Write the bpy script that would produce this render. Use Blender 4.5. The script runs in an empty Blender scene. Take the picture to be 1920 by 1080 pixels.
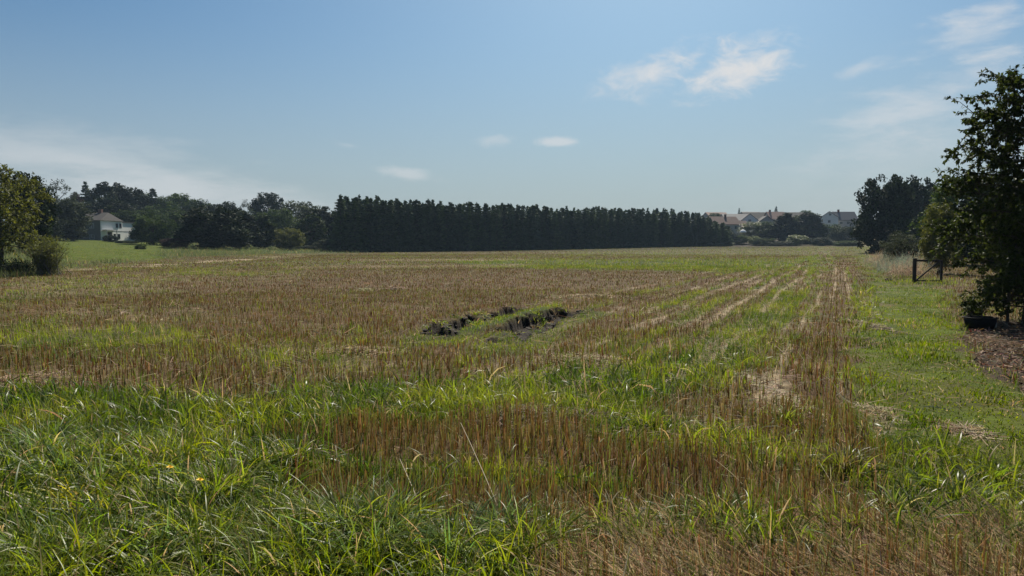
import bpy, bmesh, math, random
import numpy as np
from math import radians, sin, cos, pi
from mathutils import Vector

R = np.random.default_rng(7)
random.seed(7)
S = bpy.context.scene
COL = S.collection

# ------------------------------------------------------------------ camera
F = 1371.0            # focal length in pixels of the 1920 wide photograph
HZ = 458.0            # eye level row of the photograph
CAMH = 1.75
PITCH = math.atan((540 - HZ) / F)
cam_d = bpy.data.cameras.new('camera')
cam_d.sensor_width = 36.0
cam_d.lens = 36.0 * F / 1920.0
cam_d.clip_start = 0.05
cam_d.clip_end = 9000
cam = bpy.data.objects.new('camera', cam_d)
COL.objects.link(cam)
cam.location = (0, 0, CAMH)
cam.rotation_euler = (pi / 2 - PITCH, 0, 0)
S.camera = cam

SUN_AZ = radians(12.0)     # to the right of the view direction (+Y)
SUN_EL = radians(44.0)

# ------------------------------------------------------------------ noise
def _hash(ix, iy, seed):
    h = (ix.astype(np.int64) * 374761393 + iy.astype(np.int64) * 668265263 + seed * 1442695041) & 0x7fffffff
    h = ((h ^ (h >> 13)) * 1274126177) & 0x7fffffff
    h = (h ^ (h >> 16)) & 0xffff
    return h / 65535.0

def vnoise(x, y, seed=0):
    ix = np.floor(x); iy = np.floor(y)
    fx = x - ix; fy = y - iy
    fx = fx * fx * (3 - 2 * fx); fy = fy * fy * (3 - 2 * fy)
    a = _hash(ix, iy, seed); b = _hash(ix + 1, iy, seed)
    c = _hash(ix, iy + 1, seed); d = _hash(ix + 1, iy + 1, seed)
    return (a * (1 - fx) + b * fx) * (1 - fy) + (c * (1 - fx) + d * fx) * fy

def fbm(x, y, seed=0, octv=4):
    s = 0.0; a = 0.5; t = 0.0
    for k in range(octv):
        s = s + a * vnoise(x * 2 ** k + 17.3 * k, y * 2 ** k - 9.1 * k, seed + k)
        t += a; a *= 0.5
    return s / t

def sstep(a, b, x):
    t = np.clip((x - a) / (b - a), 0, 1)
    return t * t * (3 - 2 * t)

# ------------------------------------------------------------------ terrain
def seg_dist(x, y, ax, ay, bx, by):
    dx, dy = bx - ax, by - ay
    t = np.clip(((x - ax) * dx + (y - ay) * dy) / (dx * dx + dy * dy), 0, 1)
    return np.hypot(x - ax - t * dx, y - ay - t * dy), t

def poly_line_dist(x, y, pts):
    d = None; tt = None; n = len(pts) - 1
    for i in range(n):
        di, t = seg_dist(x, y, *pts[i], *pts[i + 1])
        if d is None: d, tt = di, t / n
        else:
            m = di < d
            tt = np.where(m, (i + t) / n, tt); d = np.minimum(d, di)
    return d, tt

def gp(p, q, z=0.0):
    """photograph pixel -> point of the flat ground at height z"""
    Y = F * (CAMH - z) / (q - HZ)
    return ((p - 960) * Y / F, Y)

RUT1 = [gp(812, 628), gp(850, 607), gp(920, 592), gp(1000, 577)]
RUT2 = [gp(945, 640), gp(985, 612), gp(1030, 594), gp(1085, 581)]
RIDGE = [gp(860, 622), gp(930, 606), gp(985, 590), gp(1040, 577)]
DITCH_BANK = [gp(1640, 500), gp(1690, 505), gp(1710, 518)]

def rut_masks(x, y):
    wx = x + 0.55 * (fbm(x * 3.2, y * 2.2, 51) - .5); wy = y + 1.9 * (fbm(x * 2.3, y * 1.3, 52) - .5)
    d1, t1 = poly_line_dist(wx, wy, RUT1); d2, t2 = poly_line_dist(wx, wy, RUT2); d3, t3 = poly_line_dist(wx, wy, RIDGE)
    r1 = sstep(0.44, 0.30, d1) * (sstep(0, .10, t1) * sstep(1.0, .9, t1)) ** .5
    r2 = sstep(0.46, 0.31, d2) * (sstep(0, .10, t2) * sstep(1.0, .9, t2)) ** .5
    brk = sstep(.30, .46, fbm(x * 1.5, y * .55, 53, 3)); r1 = r1 * brk; r2 = r2 * sstep(.26, .42, fbm(x * 1.4, y * .5, 58, 3))
    r3 = sstep(0.55, 0.1, d3)
    return r1, r2, r3, np.maximum(sstep(.50, .40, d1) * sstep(.1, .5, r1 + .35 * brk) * (t1 > .03) * (t1 < .97), sstep(.52, .40, d2) * sstep(.1, .5, r2 + .35 * sstep(.26, .42, fbm(x * 1.4, y * .5, 58, 3))) * (t2 > .03) * (t2 < .97))

def rut_lip(x, y, line):
    """earth thrown up along the far side of a rut"""
    d, t = poly_line_dist(x, y, [(a - .35, b + .75) for a, b in line])
    return sstep(.6, .1, d) * sstep(0, .2, t) * sstep(1, .85, t)

def rut_front(x, y):
    """the trodden strip on the near side of the ruts"""
    d = np.minimum(poly_line_dist(x, y, [(a + .1, b - .9) for a, b in RUT1])[0], poly_line_dist(x, y, [(a + .1, b - .9) for a, b in RUT2])[0])
    return sstep(1.1, .5, d)

def height(x, y):
    x = np.asarray(x, float); y = np.asarray(y, float)
    z = 0.10 * (fbm(x / 6, y / 6, 3, 3) - .5) + 0.05 * (fbm(x / .9, y / .9, 5, 3) - .5)
    z = z * sstep(1.0, 5, np.hypot(x, y))
    # the slope up to the house
    t = np.maximum(0, -x - 33 - 0.0 * y)
    hill = 0.042 * t * sstep(40, 70, y)
    hill = hill + 0.05 * np.maximum(0, np.minimum(y, 250) - 185) * sstep(-25, -80, x)
    hill = np.minimum(hill, 8.0)
    # gentle rise of the far end, then the village hill
    rise = 0.008 * np.maximum(0, y - 110) * sstep(-20, 60, x)
    rise = rise + 0.055 * np.maximum(0, np.minimum(y, 520) - 252) * sstep(20, 90, x)
    z = z + hill + rise
    r1, r2, r3, _ = rut_masks(x, y)
    lip = np.maximum(rut_lip(x, y, RUT1), rut_lip(x, y, RUT2))
    z = z + (0.04 * r3 + .05 * lip * (.3 + 1.4 * fbm(x * 2.2, y * 1.5, 56))) * (1 - np.maximum(r1, r2)) - (0.18 * r1 + 0.20 * r2) * (.7 + .6 * fbm(x * 3, y * 2, 55))
    db, _ = poly_line_dist(x, y, DITCH_BANK)
    z = z + .42 * sstep(1.3, .2, db) * (.6 + .8 * fbm(x * 1.2, y * .8, 57))
    # grassy hump at the corner of the conifer wood
    hx, hy = gp(672, 470.5)
    z = z + 1.05 * np.exp(-(((x - hx) / 6.5) ** 2 + ((y - hy) / 4) ** 2)) * (0.8 + .4 * fbm(x, y, 8))
    return z

def hz(x, y):
    return float(height(np.array([x]), np.array([y]))[0])

# ------------------------------------------------------------------ what grows where (masks in plan)
def poly_sd(p, q, poly):
    """signed distance in px, positive inside"""
    d = np.full(p.shape, 1e9); inside = np.zeros(p.shape, bool)
    n = len(poly)
    for i in range(n):
        ax, ay = poly[i]; bx, by = poly[(i + 1) % n]
        di, _ = seg_dist(p, q, ax, ay, bx, by)
        d = np.minimum(d, di)
        if ay != by:
            c = ((ay > q) != (by > q)) & (p < (bx - ax) * (q - ay) / (by - ay) + ax)
            inside ^= c
    return np.where(inside, d, -d)

# (outline on the photograph's ground plane, feather, green, straw, lush, strength)
LAYERS = [
    # far field and its bands
    ([(100, 459), (1700, 459), (1660, 486), (1000, 490), (400, 500), (100, 510)], 3, .36, .10, 0, .9),
    ([(0, 520), (420, 500), (620, 512), (560, 524), (0, 556)], 5, .42, .22, 0, .9),
    ([(830, 486), (1330, 484), (1560, 484), (1545, 500), (1440, 508), (1300, 507), (900, 497)], 4, .85, 0, 0, .9),
    ([(1060, 470), (1680, 466), (1680, 476), (1060, 479)], 2, .55, .1, 0, .8),
    ([(540, 497), (1000, 493), (1000, 496), (540, 500)], 1.5, .3, .6, 0, .8),
    ([(640, 484), (1000, 483), (1000, 486), (640, 487)], 1.2, .3, .6, 0, .8),
    # red-brown middle
    ([(330, 525), (900, 505), (1440, 510), (1340, 560), (1200, 600), (1020, 645), (760, 660), (560, 640), (380, 600)], 16, .06, .03, 0, .9),
    # left greens
    ([(0, 585), (260, 600), (470, 640), (430, 660), (0, 640)], 20, .55, .14, 0, .8),
    ([(0, 560), (380, 572), (480, 590), (300, 596), (0, 584)], 8, .25, .20, 0, .7),
    ([(640, 600), (690, 598), (720, 640), (640, 650)], 12, .5, .1, 0, .6),
    ([(730, 625), (800, 620), (800, 655), (730, 660)], 10, .7, .0, 0, .6),
    ([(0, 655), (420, 672), (660, 690), (640, 725), (380, 722), (0, 712)], 10, .12, .12, 0, .85),
    ([(460, 640), (640, 640), (760, 660), (620, 690), (480, 680)], 16, .62, .28, 0, .7),
    # middle green band
    ([(500, 722), (640, 690), (880, 690), (1120, 690), (1260, 650), (1420, 620), (1470, 660), (1400, 725), (1180, 765), (900, 765), (640, 775), (520, 755)], 12, .9, .03, .15, .95),
    ([(650, 708), (760, 700), (900, 712), (840, 726), (660, 730)], 8, .4, .05, 0, .7),
    # rows running towards the far end
    ([(1270, 640), (1420, 560), (1530, 500), (1560, 500), (1520, 560), (1480, 650)], 10, .78, .10, 0, .8),
    ([(1480, 680), (1525, 590), (1548, 500), (1600, 500), (1600, 600), (1592, 760), (1500, 775), (1440, 760)], 8, .03, .0, 0, .95),
    ([(1552, 482), (1597, 482), (1606, 520), (1545, 520)], 3, .03, .12, 0, 1),
    ([(1240, 745), (1400, 690), (1490, 680), (1500, 760), (1400, 775), (1250, 775)], 12, .22, .12, 0, .8),
    ([(1600, 540), (1640, 540), (1640, 620), (1602, 640)], 8, .6, .3, .2, .8),
    # near part
    ([(0, 722), (340, 730), (640, 782), (600, 850), (540, 900), (700, 950), (960, 990), (1030, 1100), (1000, 2200), (-900, 2200), (-900, 730)], 22, 1.0, .0, .85, 1),
    ([(-900, 722), (0, 722), (340, 730), (640, 782), (620, 830), (460, 850), (200, 830), (-900, 830)], 14, 1.0, .0, .22, .97),
    ([(1080, 770), (1280, 770), (1420, 800), (1560, 830), (1660, 870), (1600, 885), (1300, 868), (1120, 812)], 12, .85, .2, .1, .9),
    ([(470, 792), (600, 796), (760, 786), (1010, 800), (1290, 814), (1480, 850), (1600, 884), (1300, 874), (1080, 860), (860, 846), (700, 832), (560, 815)], 11, .14, .03, 0, .95),
    ([(560, 870), (720, 872), (900, 890), (1100, 900), (1190, 940), (1130, 985), (900, 978), (700, 945), (540, 915)], 14, .17, .04, 0, .95),
    ([(1200, 900), (1400, 884), (1640, 880), (1680, 930), (1600, 975), (1420, 968), (1230, 948)], 16, .17, .05, 0, .95),
    ([(560, 828), (700, 842), (860, 856), (1010, 868), (1200, 880), (1190, 896), (1010, 896), (900, 892), (740, 882), (600, 862)], 8, .95, .0, .1, .95),
    ([(1080, 945), (1240, 940), (1330, 985), (1240, 1010), (1110, 985)], 10, .95, .0, .45, .95),
    ([(1330, 962), (1600, 985), (1660, 1020), (1400, 1020)], 12, .8, .05, .5, .8),
    ([(1120, 1020), (1300, 1000), (1500, 1030), (1700, 1010), (2060, 1040), (2600, 2200), (1000, 2200), (1020, 1080)], 26, .16, .60, 0, .95),
    ([(1610, 780), (2400, 780), (2400, 1060), (1720, 1020), (1650, 900)], 24, .92, .10, .12, .97),
    ([(1436, 700), (1478, 684), (1488, 730), (1462, 768), (1440, 760)], 8, .08, .95, 0, .9),
    # mown path by the hedge
    ([(1606, 470), (1640, 486), (1660, 520), (1700, 529), (1775, 529), (1800, 600), (1830, 655), (1925, 720), (1990, 760), (1990, 860), (1640, 800), (1604, 760), (1612, 640), (1640, 600), (1640, 540)], 15, .97, .0, .0, 1),
    ([(1630, 740), (1680, 740), (1670, 790), (1625, 790)], 8, .4, .6, 0, .8),
    # lawn below the house
    ([(126, 494), (300, 487), (330, 470), (200, 459.5), (100, 459.5), (60, 480)], 3, 1.0, .0, 0, 1),
]
PALE = [(120, 503), (250, 496), (420, 487), (560, 478)]

def masks(x, y):
    x = np.asarray(x, float); y = np.asarray(y, float)
    r = np.hypot(x, y)
    amp = 0.10 + 0.045 * r
    wx = x + amp * (fbm(x / (0.5 + .05 * r.mean()), y / 1.1, 11) - .5) * 1.3
    wy = y + amp * (fbm(x / 0.9, y / 0.9, 12) - .5) * 2.0
    wy = np.maximum(wy, 0.8)
    p = 960 + F * wx / wy
    q = HZ + F * (CAMH - .13) / wy
    G = np.full(x.shape, .26); P = np.full(x.shape, .04); L = np.zeros(x.shape)
    for poly, fe, g, s, l, k in LAYERS:
        w = sstep(-fe, fe, poly_sd(p, q, poly)) * k
        G = G * (1 - w) + g * w; P = P * (1 - w) + s * w; L = L * (1 - w) + l * w
    th = radians(24)
    u = x * cos(th) - y * sin(th); v = x * sin(th) + y * cos(th)
    st = fbm(u / .42, v / 11, 21, 3)
    inrow = sstep(-6.5, -4.0, u) * sstep(.45, .1, u) * sstep(6, 12, y)
    G = G + inrow * 1.9 * (st - .5) * (1 - sstep(-.9, -.3, u) * .5)
    P = P + inrow * sstep(.60, .76, fbm(u / .16, v / 3.2, 23, 3)) * .6 * (1 - sstep(-.5, -.3, u) * .6)
    # the two pale tracks inside the brown strip
    for uc in (-.13, .40):
        P = P + sstep(.055, .02, np.abs(u - uc + .05 * np.sin(v / 3.))) * sstep(20, 26, y) * sstep(60, 50, y) * .9
    yb = sstep(.10, .03, np.abs(u + 1.05 + 0.1 * np.sin(v / 2.5))) * sstep(14, 18, y) * sstep(64, 55, y)
    G = G + yb * .7
    for uc, wd, kind, k, y0, y1 in ((-.62, .09, 'P', .6, 6, 34), (-1.42, .10, 'G', .5, 9, 60), (-1.78, .11, 'P', .75, 8, 60), (-2.25, .16, 'S', .6, 8, 60), (-2.68, .13, 'P', .65, 9, 70), (-3.05, .12, 'G', .6, 9, 60),
                                (-3.5, .22, 'S', .6, 10, 60), (-3.95, .13, 'P', .5, 10, 70), (-4.5, .2, 'G', .5, 10, 60), (-5.3, .16, 'P', .5, 11, 70), (-6.2, .2, 'G', .4, 11, 60), (-7.4, .2, 'P', .4, 12, 60), (.62, .12, 'G', .7, 14, 60)):
        cw = np.abs(u - uc + .10 * np.sin(v / 4.1 + uc * 3) + .05 * np.sin(v / 1.3 + uc))
        wd = wd * .9
        w = sstep(wd, wd * .35, cw) * sstep(y0, y0 + 4, y) * sstep(y1, y1 - 12, y) * sstep(.34, .52, fbm(v / 3.5 + uc * 7, u * .6, 37, 3)) * k * 1.5
        if kind == 'P': P = P + w
        elif kind == 'G': G = G + w
        else: G = G * (1 - w); P = P * (1 - w)
    calm = np.maximum(sstep(.02, .30, G) * .65 + .35, sstep(9, 6, r))
    G = G + calm * (.75 * (fbm(x / 1.3, y / 1.3, 31) - .5) + .5 * (fbm(x / .35, y / .35, 32, 3) - .5) + .3 * (fbm(x / 9, y / 9, 33) - .5))
    P = P + sstep(.62, .80, fbm(x / 1.1, y / .6, 35)) * .22 * (1 - L) * sstep(1.0, .7, G) + .10 * (fbm(x / .3, y / .3, 36, 3) - .5)
    # pale stony margin of the field
    d, _ = poly_line_dist(p, q * 4, [(a, b * 4) for a, b in PALE])
    pm = sstep(9, 3, d) * sstep(.38, .6, fbm(x / 2.5, y / 2.5, 41))
    # field verge beyond that margin
    verge = sstep(-2, 2, poly_sd(p, q, [(128, 499), (330, 485), (480, 478), (720, 471.5), (720, 461), (250, 461), (330, 474)]))
    out = sstep(-1.5, 1.5, poly_sd(p, q, [(-900, 459.2), (128, 459.2), (128, 499), (60, 514), (-900, 560)]))
    G = np.maximum(G, np.maximum(verge, out) * .95); P = P * (1 - verge) * (1 - out) + pm * .9
    r1, r2, r3, rD = rut_masks(x, y)
    D = rD
    G = np.maximum(G, .55 * rut_front(x, y)); P = P * (1 - .8 * rut_front(x, y))
    G = np.where(r3 > .3, np.maximum(G, r3 * .95), G)
    # bare mulch below the cherry tree
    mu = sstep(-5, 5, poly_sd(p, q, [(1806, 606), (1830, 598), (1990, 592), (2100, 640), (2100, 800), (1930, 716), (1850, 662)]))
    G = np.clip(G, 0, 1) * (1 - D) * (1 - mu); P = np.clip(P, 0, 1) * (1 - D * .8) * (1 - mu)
    lawn = sstep(-2, 2, poly_sd(p, q, LAYERS[-1][0]))
    path = sstep(-8, 8, poly_sd(p, q, LAYERS[-3][0]))
    return dict(G=np.clip(G, 0, 1), P=np.clip(P, 0, 1), L=np.clip(L, 0, 1), D=np.clip(D, 0, 1), M=mu,
                path=np.maximum(path, lawn), verge=np.maximum(verge, out) * (1 - lawn), p=p, q=q, u=u, v=v)

# ------------------------------------------------------------------ materials
def new_mat(name):
    m = bpy.data.materials.new(name); m.use_nodes = True
    nt = m.node_tree; nt.nodes.clear()
    return m, nt

def N(nt, t, **kw):
    n = nt.nodes.new(t)
    for k, v in kw.items():
        if k.startswith('i_'):
            key = k[2:]
            key = int(key) if key.isdigit() else key.replace('_', ' ')
            s = n.inputs[key]
            if hasattr(v, 'links') or isinstance(v, bpy.types.NodeSocket): nt.links.new(v, s)
            else: s.default_value = v
        else: setattr(n, k, v)
    return n

def plant_mat(name, trans=.45, rough=.45, spec=.35, attr='tint', obj_var=0.0, base=None, hue=.487):
    """leaf material: per-leaf colour attribute (or a base colour varied per leaf), thin translucent blade"""
    m, nt = new_mat(name)
    out = N(nt, 'ShaderNodeOutputMaterial')
    if base is None:
        c = N(nt, 'ShaderNodeAttribute', attribute_name='col').outputs['Color']
    else:
        a = N(nt, 'ShaderNodeAttribute', attribute_name=attr)
        ramp = N(nt, 'ShaderNodeMix', data_type='RGBA', i_0=a.outputs['Fac'])
        ramp.inputs[6].default_value = (*base[0], 1); ramp.inputs[7].default_value = (*base[1], 1)
        c = ramp.outputs[2]
        oi = N(nt, 'ShaderNodeObjectInfo')
        mr = N(nt, 'ShaderNodeMapRange', i_Value=oi.outputs['Random'], i_3=1 - obj_var, i_4=1 + obj_var)
        hsv = N(nt, 'ShaderNodeHueSaturation', i_Value=mr.outputs[0], i_Color=c)
        c = hsv.outputs[0]
    b = N(nt, 'ShaderNodeBsdfPrincipled', i_Base_Color=c, i_Roughness=rough, i_Specular_IOR_Level=spec)
    tc = N(nt, 'ShaderNodeHueSaturation', i_Hue=hue, i_Saturation=1.08, i_Value=1.7, i_Color=c)
    t = N(nt, 'ShaderNodeBsdfTranslucent', i_Color=tc.outputs[0])
    mx = N(nt, 'ShaderNodeMixShader', i_0=trans, i_1=b.outputs[0], i_2=t.outputs[0])
    nt.links.new(mx.outputs[0], out.inputs[0])
    return m

def plain_mat(name, col, col2=None, scale=3.0, rough=.8, bump=0.0, spec=.3, stretch=(1, 1, 1)):
    m, nt = new_mat(name)
    out = N(nt, 'ShaderNodeOutputMaterial')
    tc = N(nt, 'ShaderNodeTexCoord')
    mp = N(nt, 'ShaderNodeMapping', i_Vector=tc.outputs['Object'], i_Scale=stretch)
    no = N(nt, 'ShaderNodeTexNoise', i_Vector=mp.outputs[0], i_Scale=scale, i_Detail=6.0, i_Roughness=.65)
    mx = N(nt, 'ShaderNodeMix', data_type='RGBA', i_0=no.outputs[0])
    c2 = col2 or tuple(v * .6 for v in col)
    mx.inputs[6].default_value = (*c2, 1); mx.inputs[7].default_value = (*col, 1)
    b = N(nt, 'ShaderNodeBsdfPrincipled', i_Base_Color=mx.outputs[2], i_Roughness=rough, i_Specular_IOR_Level=spec)
    if bump:
        bp = N(nt, 'ShaderNodeBump', i_Strength=bump, i_Distance=.02, i_Height=no.outputs[0])
        nt.links.new(bp.outputs[0], b.inputs['Normal'])
    nt.links.new(b.outputs[0], out.inputs[0])
    return m

def ground_mat():
    m, nt = new_mat('field_soil')
    out = N(nt, 'ShaderNodeOutputMaterial')
    a = N(nt, 'ShaderNodeAttribute', attribute_name='col')
    g = N(nt, 'ShaderNodeNewGeometry')
    n1 = N(nt, 'ShaderNodeTexNoise', i_Vector=g.outputs['Position'], i_Scale=14.0, i_Detail=8.0, i_Roughness=.7)
    n2 = N(nt, 'ShaderNodeTexNoise', i_Vector=g.outputs['Position'], i_Scale=1.3, i_Detail=8.0, i_Roughness=.7)
    mr = N(nt, 'ShaderNodeMapRange', i_Value=n1.outputs[0], i_1=.3, i_2=.7, i_3=.55, i_4=1.45)
    mr2 = N(nt, 'ShaderNodeMapRange', i_Value=n2.outputs[0], i_1=.3, i_2=.7, i_3=.75, i_4=1.25)
    mm = N(nt, 'ShaderNodeMath', operation='MULTIPLY', i_0=mr.outputs[0], i_1=mr2.outputs[0])
    hs = N(nt, 'ShaderNodeHueSaturation', i_Value=mm.outputs[0], i_Color=a.outputs['Color'])
    b = N(nt, 'ShaderNodeBsdfPrincipled', i_Base_Color=hs.outputs[0], i_Roughness=.95, i_Specular_IOR_Level=.1)
    bp = N(nt, 'ShaderNodeBump', i_Strength=.8, i_Distance=.04, i_Height=n1.outputs[0])
    nt.links.new(bp.outputs[0], b.inputs['Normal'])
    nt.links.new(b.outputs[0], out.inputs[0])
    return m

M = {}
M['ground'] = ground_mat()
M['blade'] = plant_mat('short_grass_blades', trans=.5, rough=.55, spec=.12)
M['tall'] = plant_mat('tall_grass_blades', trans=.5, rough=.42, spec=.30)
M['stem'] = plant_mat('stubble_stems', hue=.503, trans=.28, rough=.75, spec=.04)
M['strawm'] = plant_mat('dry_straw', hue=.503, trans=.15, rough=.7, spec=.06)
M['bark'] = plain_mat('bark', (.09, .07, .05), (.03, .025, .02), 6, .95, .6, stretch=(1, 1, .25))
M['bark_pale'] = plain_mat('pale_bark', (.16, .14, .11), (.06, .05, .04), 6, .95, .6, stretch=(1, 1, .25))
FOL = {
    'dark':   plant_mat('dark_leaves', .10, .7, .06, base=((.004, .010, .003), (.026, .044, .011)), obj_var=.25),
    'mid':    plant_mat('mid_green_leaves', .14, .7, .06, base=((.011, .028, .006), (.072, .112, .022)), obj_var=.25),
    'grey':   plant_mat('grey_green_leaves', .22, .7, .06, base=((.020, .030, .015), (.066, .080, .042)), obj_var=.2),
    'olive':  plant_mat('olive_leaves', .3, .6, .12, base=((.050, .062, .012), (.120, .130, .030)), obj_var=.15),
    'light':  plant_mat('light_green_leaves', .3, .5, .3, base=((.060, .085, .025), (.150, .180, .055)), obj_var=.15),
    'red':    plant_mat('copper_leaves', .2, .7, .06, base=((.022, .014, .012), (.060, .034, .026)), obj_var=.15),
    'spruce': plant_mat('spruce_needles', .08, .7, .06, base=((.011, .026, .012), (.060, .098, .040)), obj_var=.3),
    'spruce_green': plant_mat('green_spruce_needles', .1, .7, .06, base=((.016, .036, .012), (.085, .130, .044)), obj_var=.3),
    'cherry': plant_mat('cherry_leaves', .32, .6, .08, base=((.010, .022, .005), (.066, .086, .018)), obj_var=.0),
    'yellow': plant_mat('yellow_green_leaves', .36, .6, .15, base=((.050, .065, .010), (.130, .140, .025)), obj_var=.0),
}

# ------------------------------------------------------------------ mesh helpers
def mesh_np(name, co, faces, mat, col=None, tint=None, smooth=True):
    """faces: (n,4) or (n,3) int array; col: per-vertex rgb; tint: per-vertex scalar"""
    me = bpy.data.meshes.new(name)
    co = np.ascontiguousarray(co, np.float32); faces = np.ascontiguousarray(faces, np.int32)
    k = faces.shape[1]
    me.vertices.add(len(co)); me.vertices.foreach_set('co', co.ravel())
    me.loops.add(faces.size); me.loops.foreach_set('vertex_index', faces.ravel())
    me.polygons.add(len(faces))
    me.polygons.foreach_set('loop_start', np.arange(0, faces.size, k, dtype=np.int32))
    me.polygons.foreach_set('loop_total', np.full(len(faces), k, np.int32))
    if smooth: me.polygons.foreach_set('use_smooth', np.ones(len(faces), bool))
    if col is not None:
        a = me.attributes.new('col', 'FLOAT_COLOR', 'POINT')
        c4 = np.ones((len(co), 4), np.float32); c4[:, :3] = col
        a.data.foreach_set('color', c4.ravel())
    if tint is not None:
        a = me.attributes.new('tint', 'FLOAT', 'POINT')
        a.data.foreach_set('value', np.ascontiguousarray(tint, np.float32))
    me.materials.append(mat)
    me.update(); me.validate()
    return me

def link(name, me, parent=None):
    o = bpy.data.objects.new(name, me); COL.objects.link(o)
    if parent is not None: o.parent = parent
    return o

def tag(o, label=None, cat=None, group=None, kind=None):
    if label: o['label'] = label
    if cat: o['category'] = cat
    if group: o['group'] = group
    if kind: o['kind'] = kind
    return o

def empty(name, loc, rz=0.0):
    o = bpy.data.objects.new(name, None); COL.objects.link(o)
    o.location = loc; o.rotation_euler = (0, 0, rz)
    o.empty_display_size = .2
    return o

class MB:
    """collects boxes, bars and tubes and links them as one mesh object"""
    def __init__(s): s.bm = bmesh.new()
    def box(s, x0, x1, y0, y1, z0, z1, bev=0.0):
        v = [s.bm.verts.new(c) for c in ((x0,y0,z0),(x1,y0,z0),(x1,y1,z0),(x0,y1,z0),(x0,y0,z1),(x1,y0,z1),(x1,y1,z1),(x0,y1,z1))]
        fs = [s.bm.faces.new([v[i] for i in f]) for f in ((3,2,1,0),(4,5,6,7),(0,1,5,4),(1,2,6,5),(2,3,7,6),(3,0,4,7))]
        if bev:
            es = list({e for f in fs for e in f.edges})
            bmesh.ops.bevel(s.bm, geom=es, offset=bev, segments=2, affect='EDGES', profile=.5)
    def poly(s, pts): s.bm.faces.new([s.bm.verts.new(p) for p in pts])
    def prism(s, pts, vec):
        """closed solid: polygon swept along vec"""
        a = [s.bm.verts.new(p) for p in pts]; b = [s.bm.verts.new(Vector(p) + Vector(vec)) for p in pts]
        n = len(a)
        s.bm.faces.new(a[::-1]); s.bm.faces.new(b)
        for i in range(n): s.bm.faces.new((a[i], a[(i+1) % n], b[(i+1) % n], b[i]))
    def bar(s, p, q, w, t):
        p = Vector(p); q = Vector(q); d = (q - p); L = d.length; d.normalize()
        up = Vector((0, 1, 0)) if abs(d.y) < .9 else Vector((1, 0, 0))
        a = d.cross(up).normalized() * w / 2; b = up.cross(a.cross(up)).normalized() * 0 + d.cross(a).normalized() * t / 2
        s.prism([p - a - b, p + a - b, p + a + b, p - a + b], d * L)
    def tube(s, pts, rad, n=8):
        rings = []
        for i, p in enumerate(pts):
            p = Vector(p)
            d = (Vector(pts[min(i+1, len(pts)-1)]) - Vector(pts[max(i-1, 0)])).normalized()
            up = Vector((0, 0, 1)) if abs(d.z) < .9 else Vector((1, 0, 0))
            a = d.cross(up).normalized(); b = d.cross(a).normalized()
            rings.append([s.bm.verts.new(p + (a * cos(2*pi*k/n) + b * sin(2*pi*k/n)) * rad[i]) for k in range(n)])
        for r0, r1 in zip(rings, rings[1:]):
            for k in range(n): s.bm.faces.new((r0[k], r0[(k+1) % n], r1[(k+1) % n], r1[k]))
        s.bm.faces.new(rings[0][::-1]); s.bm.faces.new(rings[-1])
    def build(s, name, mat, parent=None, smooth=False):
        bmesh.ops.recalc_face_normals(s.bm, faces=s.bm.faces)
        me = bpy.data.meshes.new(name); s.bm.to_mesh(me); s.bm.free()
        if smooth:
            for p in me.polygons: p.use_smooth = True
        me.materials.append(mat)
        return link(name, me, parent)

# ------------------------------------------------------------------ ground sheet
def ground():
    r = [0.0, .8, 1.6, 2.2]
    while r[-1] < 70: r.append(r[-1] * (1.0026 if 12.5 < r[-1] < 22 else 1.0062))
    while r[-1] < 700: r.append(r[-1] * 1.014)
    while r[-1] < 6000: r.append(r[-1] * 1.12)
    r = np.array(r[1:])
    a = np.concatenate([np.linspace(-180, -46, 60, endpoint=False), np.linspace(-46, 46, 420, endpoint=False), np.linspace(46, 180, 60, endpoint=False)])
    a = np.radians(a)
    rr, aa = np.meshgrid(r, a, indexing='ij')
    x = (rr * np.sin(aa)).ravel(); y = (rr * np.cos(aa)).ravel()
    z = height(x, y)
    nr, na = len(r), len(a)
    ms = masks(x, np.maximum(y, .9))
    soil = np.array([.060, .044, .030]); litter = np.array([.080, .046, .020]); green = np.array([.036, .060, .010])
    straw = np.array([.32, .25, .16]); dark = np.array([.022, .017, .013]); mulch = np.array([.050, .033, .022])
    lawn = np.array([.058, .080, .004])
    G = ms['G'][:, None]; P = ms['P'][:, None]; D = ms['D'][:, None]; MU = ms['M'][:, None]; PA = ms['path'][:, None]
    c = litter * (1 - G) + (green * (1 - PA) + lawn * PA) * G
    far = sstep(18, 60, rr.ravel())[:, None]
    c = c * (1 - P * .85) + straw * P * .85
    sv = fbm(x / .5, y / .5, 61, 4)[:, None]
    c = c * (.65 + .7 * sv)
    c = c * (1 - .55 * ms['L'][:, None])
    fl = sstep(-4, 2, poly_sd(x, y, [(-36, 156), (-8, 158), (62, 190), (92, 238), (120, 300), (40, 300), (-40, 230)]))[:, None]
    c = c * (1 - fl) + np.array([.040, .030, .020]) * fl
    c = c * (1 - D) + dark * (.6 + .8 * sv) * D
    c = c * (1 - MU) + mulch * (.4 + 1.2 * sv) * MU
    co = np.stack([x, y, z], 1)
    i = np.arange(nr - 1)[:, None] * na; j = np.arange(na)[None, :]; j2 = (j + 1) % na
    f = np.stack([i + j, i + na + j, i + na + j2, i + j2], -1).reshape(-1, 4)
    # cap in the middle
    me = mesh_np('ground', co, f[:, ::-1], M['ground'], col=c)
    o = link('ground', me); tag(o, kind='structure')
    return o
ground()

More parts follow.
